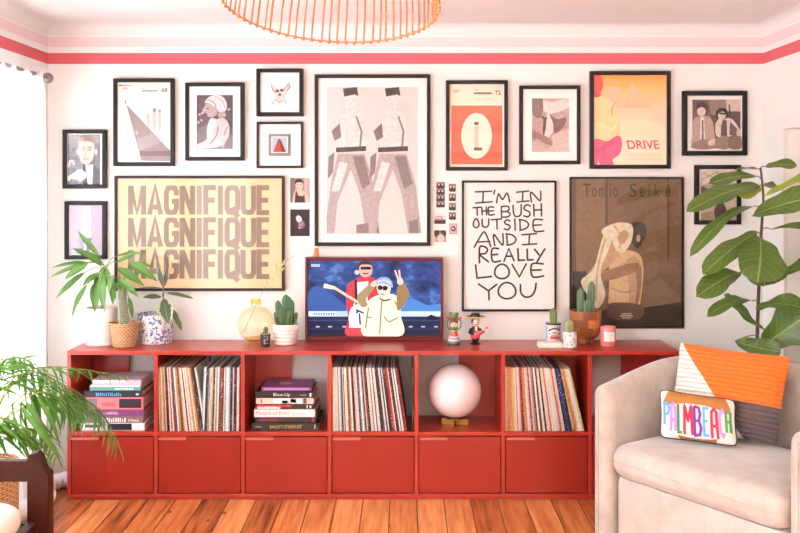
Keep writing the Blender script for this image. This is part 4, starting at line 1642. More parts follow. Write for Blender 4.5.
for (b, tp, w, dz, up) in DL:
    B = q2(b[0], b[1], 4.78 + dz * .3)
    Tt = q2(tp[0], tp[1], 4.78 + dz)
    leaf(mb, B, Tt, w / 4.445 / F * 4.75, up, .05, 'lance', .22, 12, 3, .03)
    mb.tube(spline([hub + Vector((0, 0, -.01)), (hub + B) / 2 + Vector((0, 0, .012)), B], 4), .0022, 5, 1)
mb.build('foliage', [M_DLEAF, mat('green_stalk', (126, 146, 92), .5)], t)

# --- wicker basket with a spiny trunk
Yp = 4.725
c = at(124.5, Yp)
t = thing('potted_spiny_palm', 'woven wicker basket holding a thick spiny trunk with a few green leaves', 'potted plant', c)
h = up_to(322, Yp)
tw = NT('woven_wicker')
tc = tw.coord('Object')
sp = tw.n('ShaderNodeSeparateXYZ')
tw.l(tc, sp.inputs[0])
ang = tw.math('ARCTAN2', sp.outputs[1], sp.outputs[0])
uu = tw.math('MULTIPLY', ang, 22 / (2 * PI))
vv = tw.math('MULTIPLY', sp.outputs[2], 105.0)
row = tw.math('FLOOR', vv)
fu = tw.math('FRACT', tw.math('ADD', uu, tw.math('MULTIPLY', row, .5)))
fv = tw.math('FRACT', vv)
hh = tw.math('MULTIPLY', tw.math('SINE', tw.math('MULTIPLY', fu, PI)), tw.math('SINE', tw.math('MULTIPLY', fv, PI)))
tw.l(tw.mix(tw.math('MINIMUM', tw.math('MULTIPLY', hh, 2.2), 1.0), rgb((112, 72, 40)), tw.mix(tw.noise(tc, 30), rgb((196, 142, 92)), rgb((230, 190, 142)))), tw.b.inputs['Base Color'])
tw.b.inputs['Roughness'].default_value = .6
tw.bump(hh, .9, .004)
M_WICK = tw.m
mb = MB().lathe(pot_prof(.057, .074, h, .007, .003), (0, 0, 0), 44)
W_save = W[t.name]
o = mb.build('basket', M_WICK, t, local=True)
W[o.name] = W_save
soil(c, .062, h - .022, t)
M_TRUNK = mat('spiny_grey_trunk', (96, 102, 80), .8, var=.35, scale=70, bump=.5)
tr0, tr1 = c + Vector((.004, 0, h - .03)), P(121.5, 284, 4.725)
mb = MB().tube([tr0.lerp(tr1, k / 10) for k in range(11)], [.024 - .007 * k / 10 + .0012 * (k % 2) for k in range(11)], 16)
mb.build('trunk', M_TRUNK, t)
mb = MB()
for k in range(24):
    for j in range(13):
        a = 2 * PI * (j + .5 * (k % 2)) / 13
        f = (k + .5) / 24
        ce = tr0.lerp(tr1, f)
        r0 = .0235 - .007 * f
        d = Vector((math.cos(a), math.sin(a), .25))
        b0 = ce + d * r0
        sd = Vector((-math.sin(a), math.cos(a), 0)) * .002
        mb.add([b0 - sd, b0 + sd, b0 + Vector((0, 0, .003)), b0 + d * .013], [(0, 1, 3), (1, 2, 3), (2, 0, 3), (0, 2, 1)])
mb.build('spines', mat('pale_spines', (226, 222, 206), .6, var=.05), t)
mb = MB()
h2 = tr1
for (b, tp, w, dz, up) in [((322, 190), (442, 272), 42, -.03, (.2, -.8, .6)), ((334, 240), (416, 322), 32, -.06, (.2, -.9, .4)), ((380, 168), (500, 252), 44, -.05, (.3, -.8, .5)),
                           ((330, 232), (345, 300), 28, -.04, (.5, -1, .1)), ((300, 225), (285, 300), 26, -.05, (-.3, -1, .1)), ((372, 320), (390, 420), 22, .03, (.5, -1, .2)),
                           ((400, 165), (480, 190), 22, .0, (0, -.7, .7))]:
    leaf(mb, q2(b[0], b[1], 4.72 + dz * .4), q2(tp[0], tp[1], 4.72 + dz), w / 4.445 / F * 4.7, up, .05, 'lance', .22, 12, 3, .03)
    mb.tube(spline([h2 + Vector((0, 0, -.004)), (h2 + q2(b[0], b[1], 4.72)) / 2 + Vector((0, 0, .008)), q2(b[0], b[1], 4.72 + dz * .4)], 4), .002, 5)
mb.build('foliage', M_DLEAF, t)

# --- blue and white pot with a rubber plant
Yp = 4.85
c = at(155.5, Yp)
t = thing('potted_rubber_plant', 'blue and white speckled ceramic pot with a variegated rubber plant', 'potted plant', c)
h = up_to(312.5, Yp) - .004
tb = NT('blue_splashed_ceramic')
co = tb.coord('Object')
n1 = tb.noise(co, 62, 4, .7)
n2 = tb.noise(co, 12, 2)
msk = tb.math('GREATER_THAN', tb.math('ADD', n1, tb.math('MULTIPLY', n2, .3)), .685)
tb.l(tb.mix(msk, rgb((232, 226, 222)), tb.mix(n2, rgb((58, 62, 128)), rgb((120, 126, 176)))), tb.b.inputs['Base Color'])
tb.b.inputs['Roughness'].default_value = .25
MB().lathe(pot_prof(.083, .089, h, .006, .001, .002), c, 56).build('pot', tb.m, t)
soil(c, .08, h - .022, t)


def q3(x, y, Y):
    return P(125 + x / 5.61, 255 + y / 5.61, Y)


M_RUB = leaf_mat('rubber_plant_leaf', (66, 84, 66), (92, 108, 82), (150, 160, 130), nv=7, vs=.05, rough=.28, edge=(206, 204, 160))
mb = MB()
for (b, tp, w, dz, up) in [((214, 178), (188, 58), 40, .01, (-.3, -1, .1)), ((220, 178), (238, 66), 34, .02, (.5, -1, 0)), ((210, 188), (80, 186), 26, -.03, (0, -.4, 1)), ((205, 236), (100, 238), 46, -.06, (0, -.7, .7)),
                           ((226, 212), (384, 246), 44, -.04, (0, -.5, 1)), ((216, 244), (246, 388), 86, -.11, (.1, -1, .25)), ((262, 300), (318, 428), 44, -.03, (.5, -.9, .2))]:
    leaf(mb, q3(b[0], b[1], 4.84), q3(tp[0], tp[1], 4.84 + dz), w / 5.61 / F * 4.8, up, .04, 'ellip', .16, 12, 3, .02)
mb.build('foliage', M_RUB, t)
MB().add([], []).tube([q3(216, 165, 4.835), q3(215, 105, 4.83)], [.004, .0008], 8).build('leaf_sheath', mat('rust_brown_sheath', (168, 104, 76), .5), t)
mb = MB().tube(spline([c + Vector((.004, 0, h - .03)), q3(213, 260, 4.845), q3(214, 176, 4.84)]), .0035, 8)
for b in ((205, 236), (226, 212), (262, 300)):
    mb.tube([q3(214, 215 if b[1] < 260 else 250, 4.845), q3(b[0], b[1], 4.84)], .0018, 6)
mb.build('stem', mat('rubber_plant_stem', (104, 92, 70), .6), t)

# --- amber glass vase with a stem
Yp = 4.846
c = at(256, Yp)
t = thing('vase', 'round transparent amber glass vase with a short neck', 'vase', c)
M_AMB = glass_thin('amber_glass', (1.0, .97, .88), (.96, .84, .6), 1.45)
Rv, zc = .095, .094
pr = [(0, 0.001), (.028, 0.0)]
for k in range(2, 21):
    a = -PI / 2 + (PI / 2 + R(74)) * k / 20 + .0
    pr.append((Rv * math.cos(a), zc + Rv * math.sin(a)))
nz = pr[-1][1]
pr += [(.0265, nz + .004), (.0255, nz + .012), (.0255, up_to(298.5, Yp) - .001), (.0265, up_to(298.5, Yp))]
MB().lathe(pr, c, 48, closed=False).build('body', M_AMB, t)
MB().lathe([(0, .0015), (.04, .011), (.06, .024), (.05, .024), (0, .02)], c, 32).build('base', glass_thin('amber_glass_base', (.97, .80, .52), (.88, .6, .3)), t)
MB().lathe([(.0268, nz + .012), (.0268, up_to(298.5, Yp) - .002)], c, 32, closed=False).build('neck_band', glass_thin('amber_glass_neck', (.98, .84, .45), (.92, .66, .26)), t)


def q4(x, y, Y):
    return P(200 + x / 4.444, 240 + y / 4.444, Y)


t2 = thing('dried_flower_stem', 'long thin stem with small pale buds leaning out of the amber vase', 'flower stem', q4(192, 415, 4.835))
sp = spline([q4(192, 412, 4.835), q4(235, 320, 4.843), q4(262, 262, 4.845), q4(310, 175, 4.84), q4(370, 105, 4.83), q4(480, 30, 4.8)], 8)
MB().tube(sp, [.0017 - .0011 * k / len(sp) for k in range(len(sp))], 6).build('stem', mat('green_grey_stem', (104, 112, 74), .6), t2)
mb, lf = MB(), MB()
M_BUD = mat('cream_buds', (214, 208, 176), .6)
for k in range(34):
    f = .56 + .43 * k / 33
    p_ = sp[min(len(sp) - 1, int(f * (len(sp) - 1)))]
    d = Vector((rnd.uniform(-1, 1), rnd.uniform(-1, 1), rnd.uniform(-.3, 1))) * .012 * (1.3 - f * .6)
    mb.tube([p_, p_ + d], .0006, 4)
    mb.ball(p_ + d, .003, .003, .0042, 6, 5)
for (a, b, w) in (((312, 176), (308, 160), 6), ((318, 186), (330, 165), 6), ((345, 140), (335, 95), 9), ((352, 140), (380, 120), 9), ((362, 120), (378, 85), 8)):
    leaf(lf, q4(a[0], a[1], 4.84), q4(b[0], b[1], 4.83), w / 4.44 / F * 4.8 * 1.3, (0, -1, .2), 0, 'lance', .1, 6, 2)
mb.build('buds', M_BUD, t2)
lf.build('leaves', mat('yellow_green_leaf', (176, 182, 92), .5), t2)


# --- cacti helpers
def cactus_col(mb, sp_mb, base, r, h, ribs=8, lean=(0, 0), n=None):
    base = Vector(base)
    n = n or ribs * 4
    rows = []
    N = 14
    for i in range(N + 1):
        f = i / N
        zz = h * f
        k = math.sqrt(max(0, 1 - ((f - .72) / .28) ** 2)) if f > .72 else (.86 + .14 * math.sin(PI * min(1, f * 1.2) / 2))
        k = max(k, .02)
        row = []
        for j in range(n):
            a = 2 * PI * j / n
            rr = r * k * (1 + .13 * math.cos(a * ribs))
            row.append(base + Vector((rr * math.cos(a) + lean[0] * zz, rr * math.sin(a) + lean[1] * zz, zz)))
        rows.append(row)
    mb.sheet(rows, 0, True, None, True)
    mb.add(rows[-1], [tuple(range(n))], 0, True)
    for i in range(2, N + 1):
        for j in range(ribs):
            p_ = rows[i][j * (n // ribs)]
            a = 2 * PI * j / ribs
            o = Vector((math.cos(a), math.sin(a), .3))
            for s_ in (-1, 0, 1):
                d = (o + Vector((-math.sin(a), math.cos(a), 0)) * s_ * .8 + Vector((0, 0, .4 * (s_ == 0)))).normalized() * max(.0035, r * .28)
                w = .0005
                sp_mb.add([p_ + Vector((0, 0, w)), p_ - Vector((0, 0, w)), p_ + o.cross(Vector((0, 0, 1))) * w, p_ + d], [(0, 1, 3), (1, 2, 3), (2, 0, 3)])


M_CACT = mat('cactus_green', (58, 98, 62), .55, var=.15, scale=40)
M_CACT2 = mat('cactus_olive_green', (112, 130, 76), .55, var=.15, scale=40)
M_SPN = mat('cactus_spines', (222, 206, 170), .6)

# small black pot
Yp = 4.725
c = at(265.5, Yp)
t = thing('potted_cactus', 'tiny black pot with a tiny cactus in front of the amber vase', 'potted plant', c)
h = up_to(334, Yp)
MB().lathe(pot_prof(.022, .0255, h, .004), c, 32).build('pot', mat('black_glazed_ceramic', (38, 36, 40), .35, var=.1), t)
soil(c, .0205, h - .014, t)
ar = Art(Yp, (200, 240), 4.444)
# pale ring-like emblem on the curve of the pot


def on_pot(rad, c0):
    def f(q):
        w = P(200 + q[0] / 4.444, 240 + q[1] / 4.444, c0.y - rad)
        dx = w.x - c0.x
        return Vector((w.x, c0.y - math.sqrt(max(1e-8, rad * rad - dx * dx)) - .0012 - ar.k * .0001, w.z))
    return f


ar.p = on_pot(.0255, c)
ar.stroke((186, 180, 176), [(284, 430), (300, 430), (300, 444), (286, 444), (286, 460), (302, 460)], 3)
ar.rect((186, 180, 176), 280, 420, 304, 423)
ar.build('pot_mark', t)
mb, sp_ = MB(), MB()
cactus_col(mb, sp_, c + Vector((.001, 0, h - .012)), .0105, up_to(326.5, Yp) - h + .012, 7)
cactus_col(mb, sp_, c + Vector((-.008, .004, h - .012)), .006, .022, 6, (-.2, 0))
mb.build('cactus', M_CACT, t)
sp_.build('spines', M_SPN, t)

# white ridged pot with a clump of cactus columns
Yp = 4.795
c = at(285.8, Yp)
t = thing('potted_cactus', 'white ridged pot with a clump of dark green columnar cactus beside the television', 'potted plant', c)
h = up_to(323.5, Yp)
Rr = .0655
pr = [(0, 0), (.05, 0), (.056, .004)]
N = 48
for k in range(N + 1):
    f = k / N
    pr.append((.056 + (Rr - .056) * math.sin(PI * min(1, f * 1.25) / 2) + .0016 * math.cos(2 * PI * f * 5.0), .006 + (h - .01) * f))
pr += [(Rr - .003, h), (Rr - .008, h - .003), (Rr - .009, h - .02), (0, h - .02)]
MB().lathe(pr, c, 48).build('pot', mat('white_ridged_ceramic', (236, 226, 218), .35, var=.02), t)
soil(c, Rr - .0105, h - .02, t)
mb, sp_ = MB(), MB()
for (x, y, r, ypx, ln) in ((0, 0, .019, 294, (0, 0)), (-.024, -.004, .016, 300, (-.12, 0)), (.021, .002, .017, 299, (.04, 0)), (-.01, -.026, .015, 306, (-.02, -.1)), (.016, -.028, .014, 309, (.12, -.1)),
                           (-.034, .01, .013, 312, (-.25, 0)), (.034, -.006, .012, 312, (.25, 0)), (.006, .022, .014, 297, (.05, .05)), (-.03, -.02, .010, 315, (-.3, -.1))):
    cactus_col(mb, sp_, c + Vector((x, y, h - .022)), r, up_to(ypx, Yp) - h + .022, 8, ln)
mb.build('cactus', M_CACT, t)
sp_.build('spines', M_SPN, t)

# little wooden peg figure on the television
Yp = TVY + .028
cz = TZ1 + .0004
xx = P(316.4, 0, Yp).x
t = thing('wooden_ornament', 'tiny rounded wooden ornament standing on top of the television', 'ornament', (xx, Yp, cz))
MB().lathe([(0, 0), (.010, 0), (.0125, .004), (.013, .016), (.0115, .026), (.0125, .033), (.011, .042), (.006, .047), (0, .048)], (xx, Yp, cz), 24).build(
    'body', mat('orange_wood', (196, 122, 66), .45, var=.15, stretch=(1, 1, .2), scale=90), t)
mb = MB().ball((xx - .004, Yp - .0118, cz + .037), .0014, n=8, h=6).ball((xx + .004, Yp - .0118, cz + .037), .0014, n=8, h=6)
mb.build('eye_dots', mat('dark_brown_dots', (60, 36, 28), .5), t)


# --- two folk figurines
def q5(x, y, Y):
    return P(440 + x / 10.667, 300 + y / 10.667, Y)


M_SKIN = mat('painted_face_pink', (238, 206, 184), .35)
M_BK = mat('glossy_black_paint', (30, 26, 28), .3, var=.1)
M_RD = mat('glossy_red_paint', (206, 58, 62), .3)
M_GN = mat('glossy_green_paint', (92, 128, 86), .35, var=.1)
M_WH = mat('glossy_white_paint', (236, 228, 218), .35)
M_YL = mat('glossy_yellow_paint', (214, 186, 84), .35)
M_PU = mat('glossy_lilac_paint', (180, 150, 190), .35)
Yf = 4.79
c = at(454, Yf)
k = Yf / F / 10.667      # metres per crop pixel
t = thing('figurine', 'small painted figurine in a white skirt raising a bowl on its red hat', 'figurine', c)


def zz(y):
    return q5(0, y, Yf).z - c.z


MB().lathe([(0, 0), (70 * k, 0), (71 * k, zz(462)), (68 * k, zz(455))], c, 32).build('base', M_BK, t)
MB().lathe([(68 * k, zz(455)), (70 * k, zz(445)), (66 * k, zz(425))], c, 32).build('skirt_hem', M_GN, t)
MB().lathe([(66 * k, zz(425)), (60 * k, zz(405)), (52 * k, zz(392))], c, 32).build('skirt_band', M_PU, t)
MB().lathe([(72 * k * .92, zz(440)), (67 * k, zz(426)), (56 * k, zz(404)), (49 * k, zz(388)), (46 * k, zz(384))], c + Vector((0, 0, 0)), 32).build('skirt', M_WH, t)
MB().lathe([(46 * k, zz(386)), (40 * k, zz(360)), (36 * k, zz(330)), (22 * k, zz(315)), (0, zz(312))], c, 32).build('blouse', M_RD, t)
MB().lathe([(14 * k, zz(350)), (26 * k, zz(345)), (38 * k, zz(330)), (30 * k, zz(318)), (0, zz(314))], c + Vector((0, -3 * k, 0)), 24).build('collar', M_YL, t)
hd = MB().ball(c + Vector((0, 0, zz(255))), 40 * k, 36 * k, 44 * k, 24, 16).build('head', M_SKIN, t)
MB().ball(c + Vector((0, 6 * k, zz(240))), 44 * k, 38 * k, 42 * k, 24, 14).build('hair', M_BK, hd)
mb = MB()
for sx in (-1, 1):
    mb.ball(c + Vector((sx * 15 * k, -37 * k, zz(250))), 5 * k, 3 * k, 6 * k, 10, 8)
mb.build('eyes', M_BK, hd)
MB().ball(c + Vector((0, -35 * k, zz(278))), 8 * k, 3 * k, 4 * k, 10, 8).build('mouth', M_RD, hd)
MB().lathe([(8 * k, zz(330)), (30 * k, zz(316)), (44 * k, zz(298)), (40 * k, zz(288)), (20 * k, zz(284))], c, 24).build('scarf', M_GN, t)
for sx in (-1, 1):
    pts = spline([c + Vector((sx * 36 * k, 0, zz(325))), c + Vector((sx * 66 * k, -6 * k, zz(290))), c + Vector((sx * 74 * k, -6 * k, zz(235))), c + Vector((sx * 58 * k, -4 * k, zz(206)))], 5)
    MB().tube(pts, 8 * k, 10).build('arm', M_GN, t)
MB().lathe([(0, zz(222)), (44 * k, zz(218)), (88 * k, zz(196)), (90 * k, zz(190)), (44 * k, zz(204)), (0, zz(204))], c, 32).build('hat', M_RD, t)
MB().lathe([(0, zz(206)), (30 * k, zz(204)), (48 * k, zz(165)), (52 * k, zz(138)), (46 * k, zz(138)), (38 * k, zz(165)), (0, zz(180))], c, 28).build('bowl', M_GN, t)
mb = MB()
for a in range(7):
    mb.ball(c + Vector((24 * k * math.cos(a), 24 * k * math.sin(a), zz(155))), 15 * k, n=10, h=8)
mb.ball(c + Vector((0, 0, zz(148))), 16 * k, n=10, h=8)
mb.build('fruit', mat('pink_fruit', (226, 160, 160), .4, var=.2, scale=200), t)

Yf = 4.80
k = Yf / F / 10.667
c = at(475.4, Yf)
t = thing('figurine', 'small black painted figurine in a wide yellow-rimmed sombrero playing a red guitar', 'figurine', c)
mb = MB()
mb.lathe([(0, 0), (62 * k, 0), (64 * k, zz(468)), (40 * k, zz(450)), (0, zz(446))], c, 28)
mb.build('base', M_BK, t)
MB().lathe([(30 * k, zz(452)), (36 * k, zz(430)), (46 * k, zz(400)), (54 * k, zz(350)), (48 * k, zz(300)), (24 * k, zz(276)), (0, zz(272))], c, 28).build('suit', M_BK, t)
hd = MB().ball(c + Vector((4 * k, -2 * k, zz(235))), 40 * k, 38 * k, 46 * k, 24, 16).build('head', M_SKIN, t)
MB().ball(c + Vector((0, 8 * k, zz(228))), 46 * k, 40 * k, 50 * k, 24, 14).build('hair', M_BK, hd)
mb = MB()
for sx in (-1, 1):
    mb.ball(c + Vector((4 * k + sx * 15 * k, -39 * k, zz(236))), 5 * k, 3 * k, 6 * k, 10, 8)
mb.tube([c + Vector((-12 * k, -37 * k, zz(258))), c + Vector((4 * k, -41 * k, zz(254))), c + Vector((20 * k, -37 * k, zz(258)))], 3.5 * k, 8)
mb.build('eyes_and_moustache', M_BK, hd)
ht = MB().lathe([(0, zz(196)), (50 * k, zz(200)), (100 * k, zz(186)), (110 * k, zz(174)), (96 * k, zz(176)), (56 * k, zz(186)), (52 * k, zz(160)), (40 * k, zz(136)), (0, zz(130))], c, 36).build('sombrero', M_BK, t)
MB().tube([c + Vector((108 * k * math.cos(a), 108 * k * math.sin(a), zz(177))) for a in [2 * PI * i / 36 for i in range(37)]], 6.5 * k, 8, cap=False).build('hat_rim', M_YL, ht)
for sx in (-1, 1):
    mb = MB().ball(c + Vector((sx * 14 * k, -34 * k, zz(285))), 13 * k, 6 * k, 9 * k, 10, 8)
    mb.build('bow_tie', M_RD, t)
MB().ball(c + Vector((6 * k, -50 * k, zz(300))), 14 * k, 3 * k, 30 * k, 12, 10).build('shirt_front', M_WH, t)
gu = MB()
rot = Matrix.Rotation(R(-32), 3, 'Y')
gu.ball(c + Vector((-14 * k, -66 * k, zz(372))), 46 * k, 11 * k, 36 * k, 24, 12)
gu.ball(c + Vector((32 * k, -66 * k, zz(342))), 34 * k, 10 * k, 28 * k, 24, 12)
gu.tube([c + Vector((40 * k, -68 * k, zz(338))), c + Vector((112 * k, -68 * k, zz(290)))], 7 * k, 8)
gu.ball(c + Vector((118 * k, -68 * k, zz(284))), 16 * k, 6 * k, 12 * k, 14, 8)
g = gu.build('guitar', M_RD, t)
MB().ball(c + Vector((-2 * k, -76 * k, zz(360))), 12 * k, 3 * k, 12 * k, 14, 8).build('sound_hole', M_BK, g)
MB().tube([c + Vector((-20 * k, -78 * k, zz(374))), c + Vector((108 * k, -75 * k, zz(292)))], 2 * k, 6).build('strings', M_WH, g)
for pts in ([(-48, -10, 305), (-66, -35, 340), (-40, -70, 350), (-14, -80, 350)], [(46, -10, 305), (72, -40, 335), (84, -72, 318)]):
    MB().tube(spline([c + Vector((p_[0] * k, p_[1] * k, zz(p_[2]))) for p_ in pts], 5), [13 * k] * (5 * (len(pts) - 1)) + [10 * k], 10).build('arm', M_BK, t)
mb = MB().ball(c + Vector((-12 * k, -82 * k, zz(350))), 10 * k, n=12, h=8).ball(c + Vector((88 * k, -74 * k, zz(314))), 9 * k, n=12, h=8)
mb.build('hands', M_SKIN, t)

# --- white tray, can pot, marble pot, wooden bowl, candle


def q6(x, y, Y):
    return P(535 + x / 6.5, 270 + y / 6.5, Y)


a, b = q6(22, 492, 4.70), q6(178, 460, 4.70)
t = MB().box(a.x, 4.685, ZB, b.x, 4.76, ZB + .012).box(a.x + .003, 4.688, ZB + .012, b.x - .003, 4.757, ZB + .024)
o = t.build('tray', mat('white_painted_wood', (240, 230, 220), .45), origin=((a.x + b.x) / 2, 4.72, ZB), bevel=.002)
tag(o, 'small white block tray in front of the cactus can', 'tray')

Yp = 4.815
c = at(553.4, Yp)
t = thing('potted_cactus', 'white patterned tin can holding a rounded green cactus behind the white tray', 'potted plant', c)
h = up_to(322.5, Yp)
RC = .0385
MB().lathe([(0, 0), (.033, 0), (.034, .003), (RC, h - .004), (RC + .001, h), (RC - .001, h), (RC - .0025, h - .004), (RC - .003, h - .014), (0, h - .014)], c, 40).build('can', mat('white_printed_tin', (234, 228, 222), .3), t)
MB().lathe([(RC + .0004, h - .009), (RC + .0014, h - .001), (RC - .0005, h + .0005), (RC - .002, h - .003)], c, 40, closed=False).build('rim', mat('dark_bronze_rim', (84, 64, 58), .4, .4), t)
soil(c, RC - .005, h - .014, t)
ar = Art(Yp, (535, 270), 6.5)


def on_can(q):
    w = P(535 + q[0] / 6.5, 270 + q[1] / 6.5, c.y - RC)
    rr = RC - (1 - (w.z - c.z) / h) * .0045 + .0008
    dx = w.x - c.x
    return Vector((w.x, c.y - math.sqrt(max(1e-8, rr * rr - dx * dx)) - .0004 - ar.k * .0001, w.z))


ar.p = on_can
NAVY = (52, 60, 92)


def gridrect(c_, x0, y0, x1, y1):
    n = 6
    for i in range(n):
        u, v = x0 + (x1 - x0) * i / n, x0 + (x1 - x0) * (i + 1) / n
        ar.rect(c_, u, y0, v, y1)
        ar.k -= 1
    ar.k += 1


gridrect((150, 190, 216), 77, 366, 86, 455)
gridrect((150, 190, 216), 158, 366, 165, 440)
ar.stroke(NAVY, [(92, 400), (108, 386), (128, 382), (148, 386), (164, 400)], 9, True)
ar.stroke(NAVY, [(92, 412), (108, 424), (128, 428), (148, 424), (162, 412)], 4, True)
for x in (96, 112, 128, 144, 158):
    ar.stroke(NAVY, [(x, 388 - (8 if 100 < x < 150 else 0)), (x + (x - 128) * .12, 374 - (6 if 100 < x < 150 else 0))], 4)
gridrect((222, 150, 74), 112, 402, 146, 418)
ar.blob(NAVY, [(122, 402), (134, 402), (136, 414), (128, 420), (120, 414)], 3)
gridrect((206, 66, 74), 100, 432, 158, 450)
ar.build('can_print', t)
mb, sp_ = MB(), MB()
cactus_col(mb, sp_, c + Vector((.0, 0, h - .016)), .0175, up_to(308, Yp) - h + .016, 13)
mb.build('cactus', M_CACT2, t)
sp_.build('spines', M_SPN, t)

Yp = 4.705
c = at(569.8, Yp)
t = thing('potted_cactus', 'small grey-veined white pot with a little cactus, beside the white tray', 'potted plant', c)
h = up_to(331.5, Yp)
tm = NT('veined_white_marble')
co = tm.coord('Object')
nn = tm.noise(co, 26, 5, .7)
vn = tm.math('LESS_THAN', tm.math('ABSOLUTE', tm.math('SUBTRACT', nn, .5)), .022)
tm.l(tm.mix(tm.math('MULTIPLY', vn, .8), rgb((236, 228, 222)), rgb((120, 112, 112))), tm.b.inputs['Base Color'])
tm.b.inputs['Roughness'].default_value = .3
MB().lathe(pot_prof(.0345, .0345, h, .005), c, 40).build('pot', tm.m, t)
soil(c, .0292, h - .016, t)
mb, sp_ = MB(), MB()
cactus_col(mb, sp_, c + Vector((-.002, 0, h - .018)), .0165, up_to(320, Yp) - h + .018, 12)
mb.build('cactus', mat('cactus_grey_green', (140, 146, 100), .55, var=.15, scale=40), t)
sp_.build('spines', M_SPN, t)

Yp = 4.835
c = at(585.5, Yp)
t = thing('potted_cactus', 'large turned wooden bowl planted with three tall ribbed cacti', 'potted plant', c)
h = up_to(310.5, Yp)
twd = NT('banded_turned_wood')
co = twd.coord('Object')
sp = twd.n('ShaderNodeSeparateXYZ')
twd.l(co, sp.inputs[0])
an = twd.math('ARCTAN2', sp.outputs[1], sp.outputs[0])
rowi = twd.math('FLOOR', twd.math('MULTIPLY', sp.outputs[2], 24.0))
seg = twd.math('FLOOR', twd.math('ADD', twd.math('MULTIPLY', an, 1.1), twd.math('MULTIPLY', rowi, .37)))
wn = twd.n('ShaderNodeTexWhiteNoise', noise_dimensions='2D')
cb = twd.n('ShaderNodeCombineXYZ')
twd.l(rowi, cb.inputs[0])
twd.l(seg, cb.inputs[1])
twd.l(cb.outputs[0], wn.inputs['Vector'])
cb2 = twd.n('ShaderNodeCombineXYZ')
twd.l(twd.math('MULTIPLY', an, 2.5), cb2.inputs[0])
twd.l(twd.math('MULTIPLY', sp.outputs[2], 160.0), cb2.inputs[1])
twd.l(twd.math('MULTIPLY', wn.outputs[0], 20.0), cb2.inputs[2])
gr = twd.noise(cb2.outputs[0], 1.0, 4)
f = twd.math('ADD', twd.math('MULTIPLY', wn.outputs[0], .6), twd.math('MULTIPLY', gr, .5))
rp = twd.n('ShaderNodeValToRGB')
rp.color_ramp.elements[0].position, rp.color_ramp.elements[0].color = .2, rgb((86, 40, 20))
rp.color_ramp.elements[1].position, rp.color_ramp.elements[1].color = .9, rgb((196, 116, 64))
twd.l(f, rp.inputs[0])
twd.l(rp.outputs[0], twd.b.inputs['Base Color'])
twd.b.inputs['Roughness'].default_value = .28
RB = .0815
o = MB().lathe([(0, 0), (.036, 0), (.037, .012), (.036, .018), (.052, .024), (.068, .042), (.077, .068), (.0795, .095), (RB, h - .004), (RB, h), (RB - .006, h), (RB - .0075, h - .006), (RB - .009, h - .02), (0, h - .02)], (0, 0, 0), 56).build('bowl', twd.m, t, local=True)
soil(c, RB - .0115, h - .02, t)
mb, sp_ = MB(), MB()
for (xp, yt, r, dy, base_y) in ((295, 116, .0165, -.005, 260), (363, 70, .018, .004, 260), (330, 190, .0125, -.03, 262)):
    b0 = q6(xp, base_y, Yp)
    cactus_col(mb, sp_, Vector((b0.x, Yp + dy, c.z + h - .024)), r, q6(0, yt, Yp).z - (c.z + h - .024), 9, (.03 if xp == 363 else 0, 0))
mb.build('cactus', mat('cactus_blue_green', (84, 112, 80), .55, var=.2, scale=30), t)
sp_.build('spines', mat('white_cactus_spines', (232, 226, 210), .6), t)

Yp = 4.745
c = at(608, Yp)
t = thing('candle', 'pink glass candle jar with a white label beside the wooden bowl', 'candle', c)
h = up_to(326.5, Yp)
RJ = .0395
M_PKG = mat('pink_glass_jar', (226, 122, 116), .22, var=.02, coat=.4)
MB().lathe([(0, 0), (RJ - .004, 0), (RJ, .005), (RJ, h - .002), (RJ - .001, h), (RJ - .003, h), (RJ - .004, h - .003), (RJ - .004, h - .02), (0, h - .02)], c, 48).build('jar', M_PKG, t)
MB().lathe([(0, 0), (RJ - .0048, 0), (RJ - .0048, .004), (0, .006)], c + Vector((0, 0, h - .0195)), 32).build('wax', mat('pale_pink_wax', (236, 176, 170), .5), t)
MB().tube([c + Vector((0, 0, h - .0145)), c + Vector((.001, 0, h - .004))], .0012, 6).build('wick', mat('cotton_wick', (90, 70, 60), .8), t)
rows = []
for zf in (.28, .76):
    rows.append([c + Vector(((RJ + .0004) * math.sin(a), -(RJ + .0004) * math.cos(a), h * zf)) for a in [R(-42 + 84 * i / 14) for i in range(15)]])
lb = MB().sheet(rows).build('paper_label', mat('white_label_paper', (240, 232, 228), .6), t)
mb = MB()
for (zf, a0, a1) in ((.6, -8, 22), (.56, -3, 16), (.42, 0, 14)):
    rr = []
    for dz in (0, .0012):
        rr.append([c + Vector(((RJ + .0007) * math.sin(a), -(RJ + .0007) * math.cos(a), h * zf + dz)) for a in [R(a0 + (a1 - a0) * i / 6) for i in range(7)]])
    mb.sheet(rr)
mb.build('label_print', ink((170, 140, 136)), lb)
# ================================================================== PENDANT SHADE
M_RAT = mat('honey_rattan', (158, 102, 60), .5, var=.25, scale=25, bump=.3)
pc = Vector((P(330, 0, 2.14).x, 2.14, 1.952))
rot = Matrix.Rotation(R(-12), 3, 'X') @ Matrix.Rotation(R(3), 3, 'Y')
t = thing('pendant_lampshade', 'domed rattan cane lampshade hanging from the ceiling', 'lampshade', pc)


def dome(a, f):
    r = .25 * (math.cos(f * PI / 2 * .8) ** .75) if f < 1 else .09
    r = max(r, .085)
    return pc + rot @ Vector((r * math.cos(a), r * math.sin(a), .30 * math.sin(f * PI / 2 * .96)))


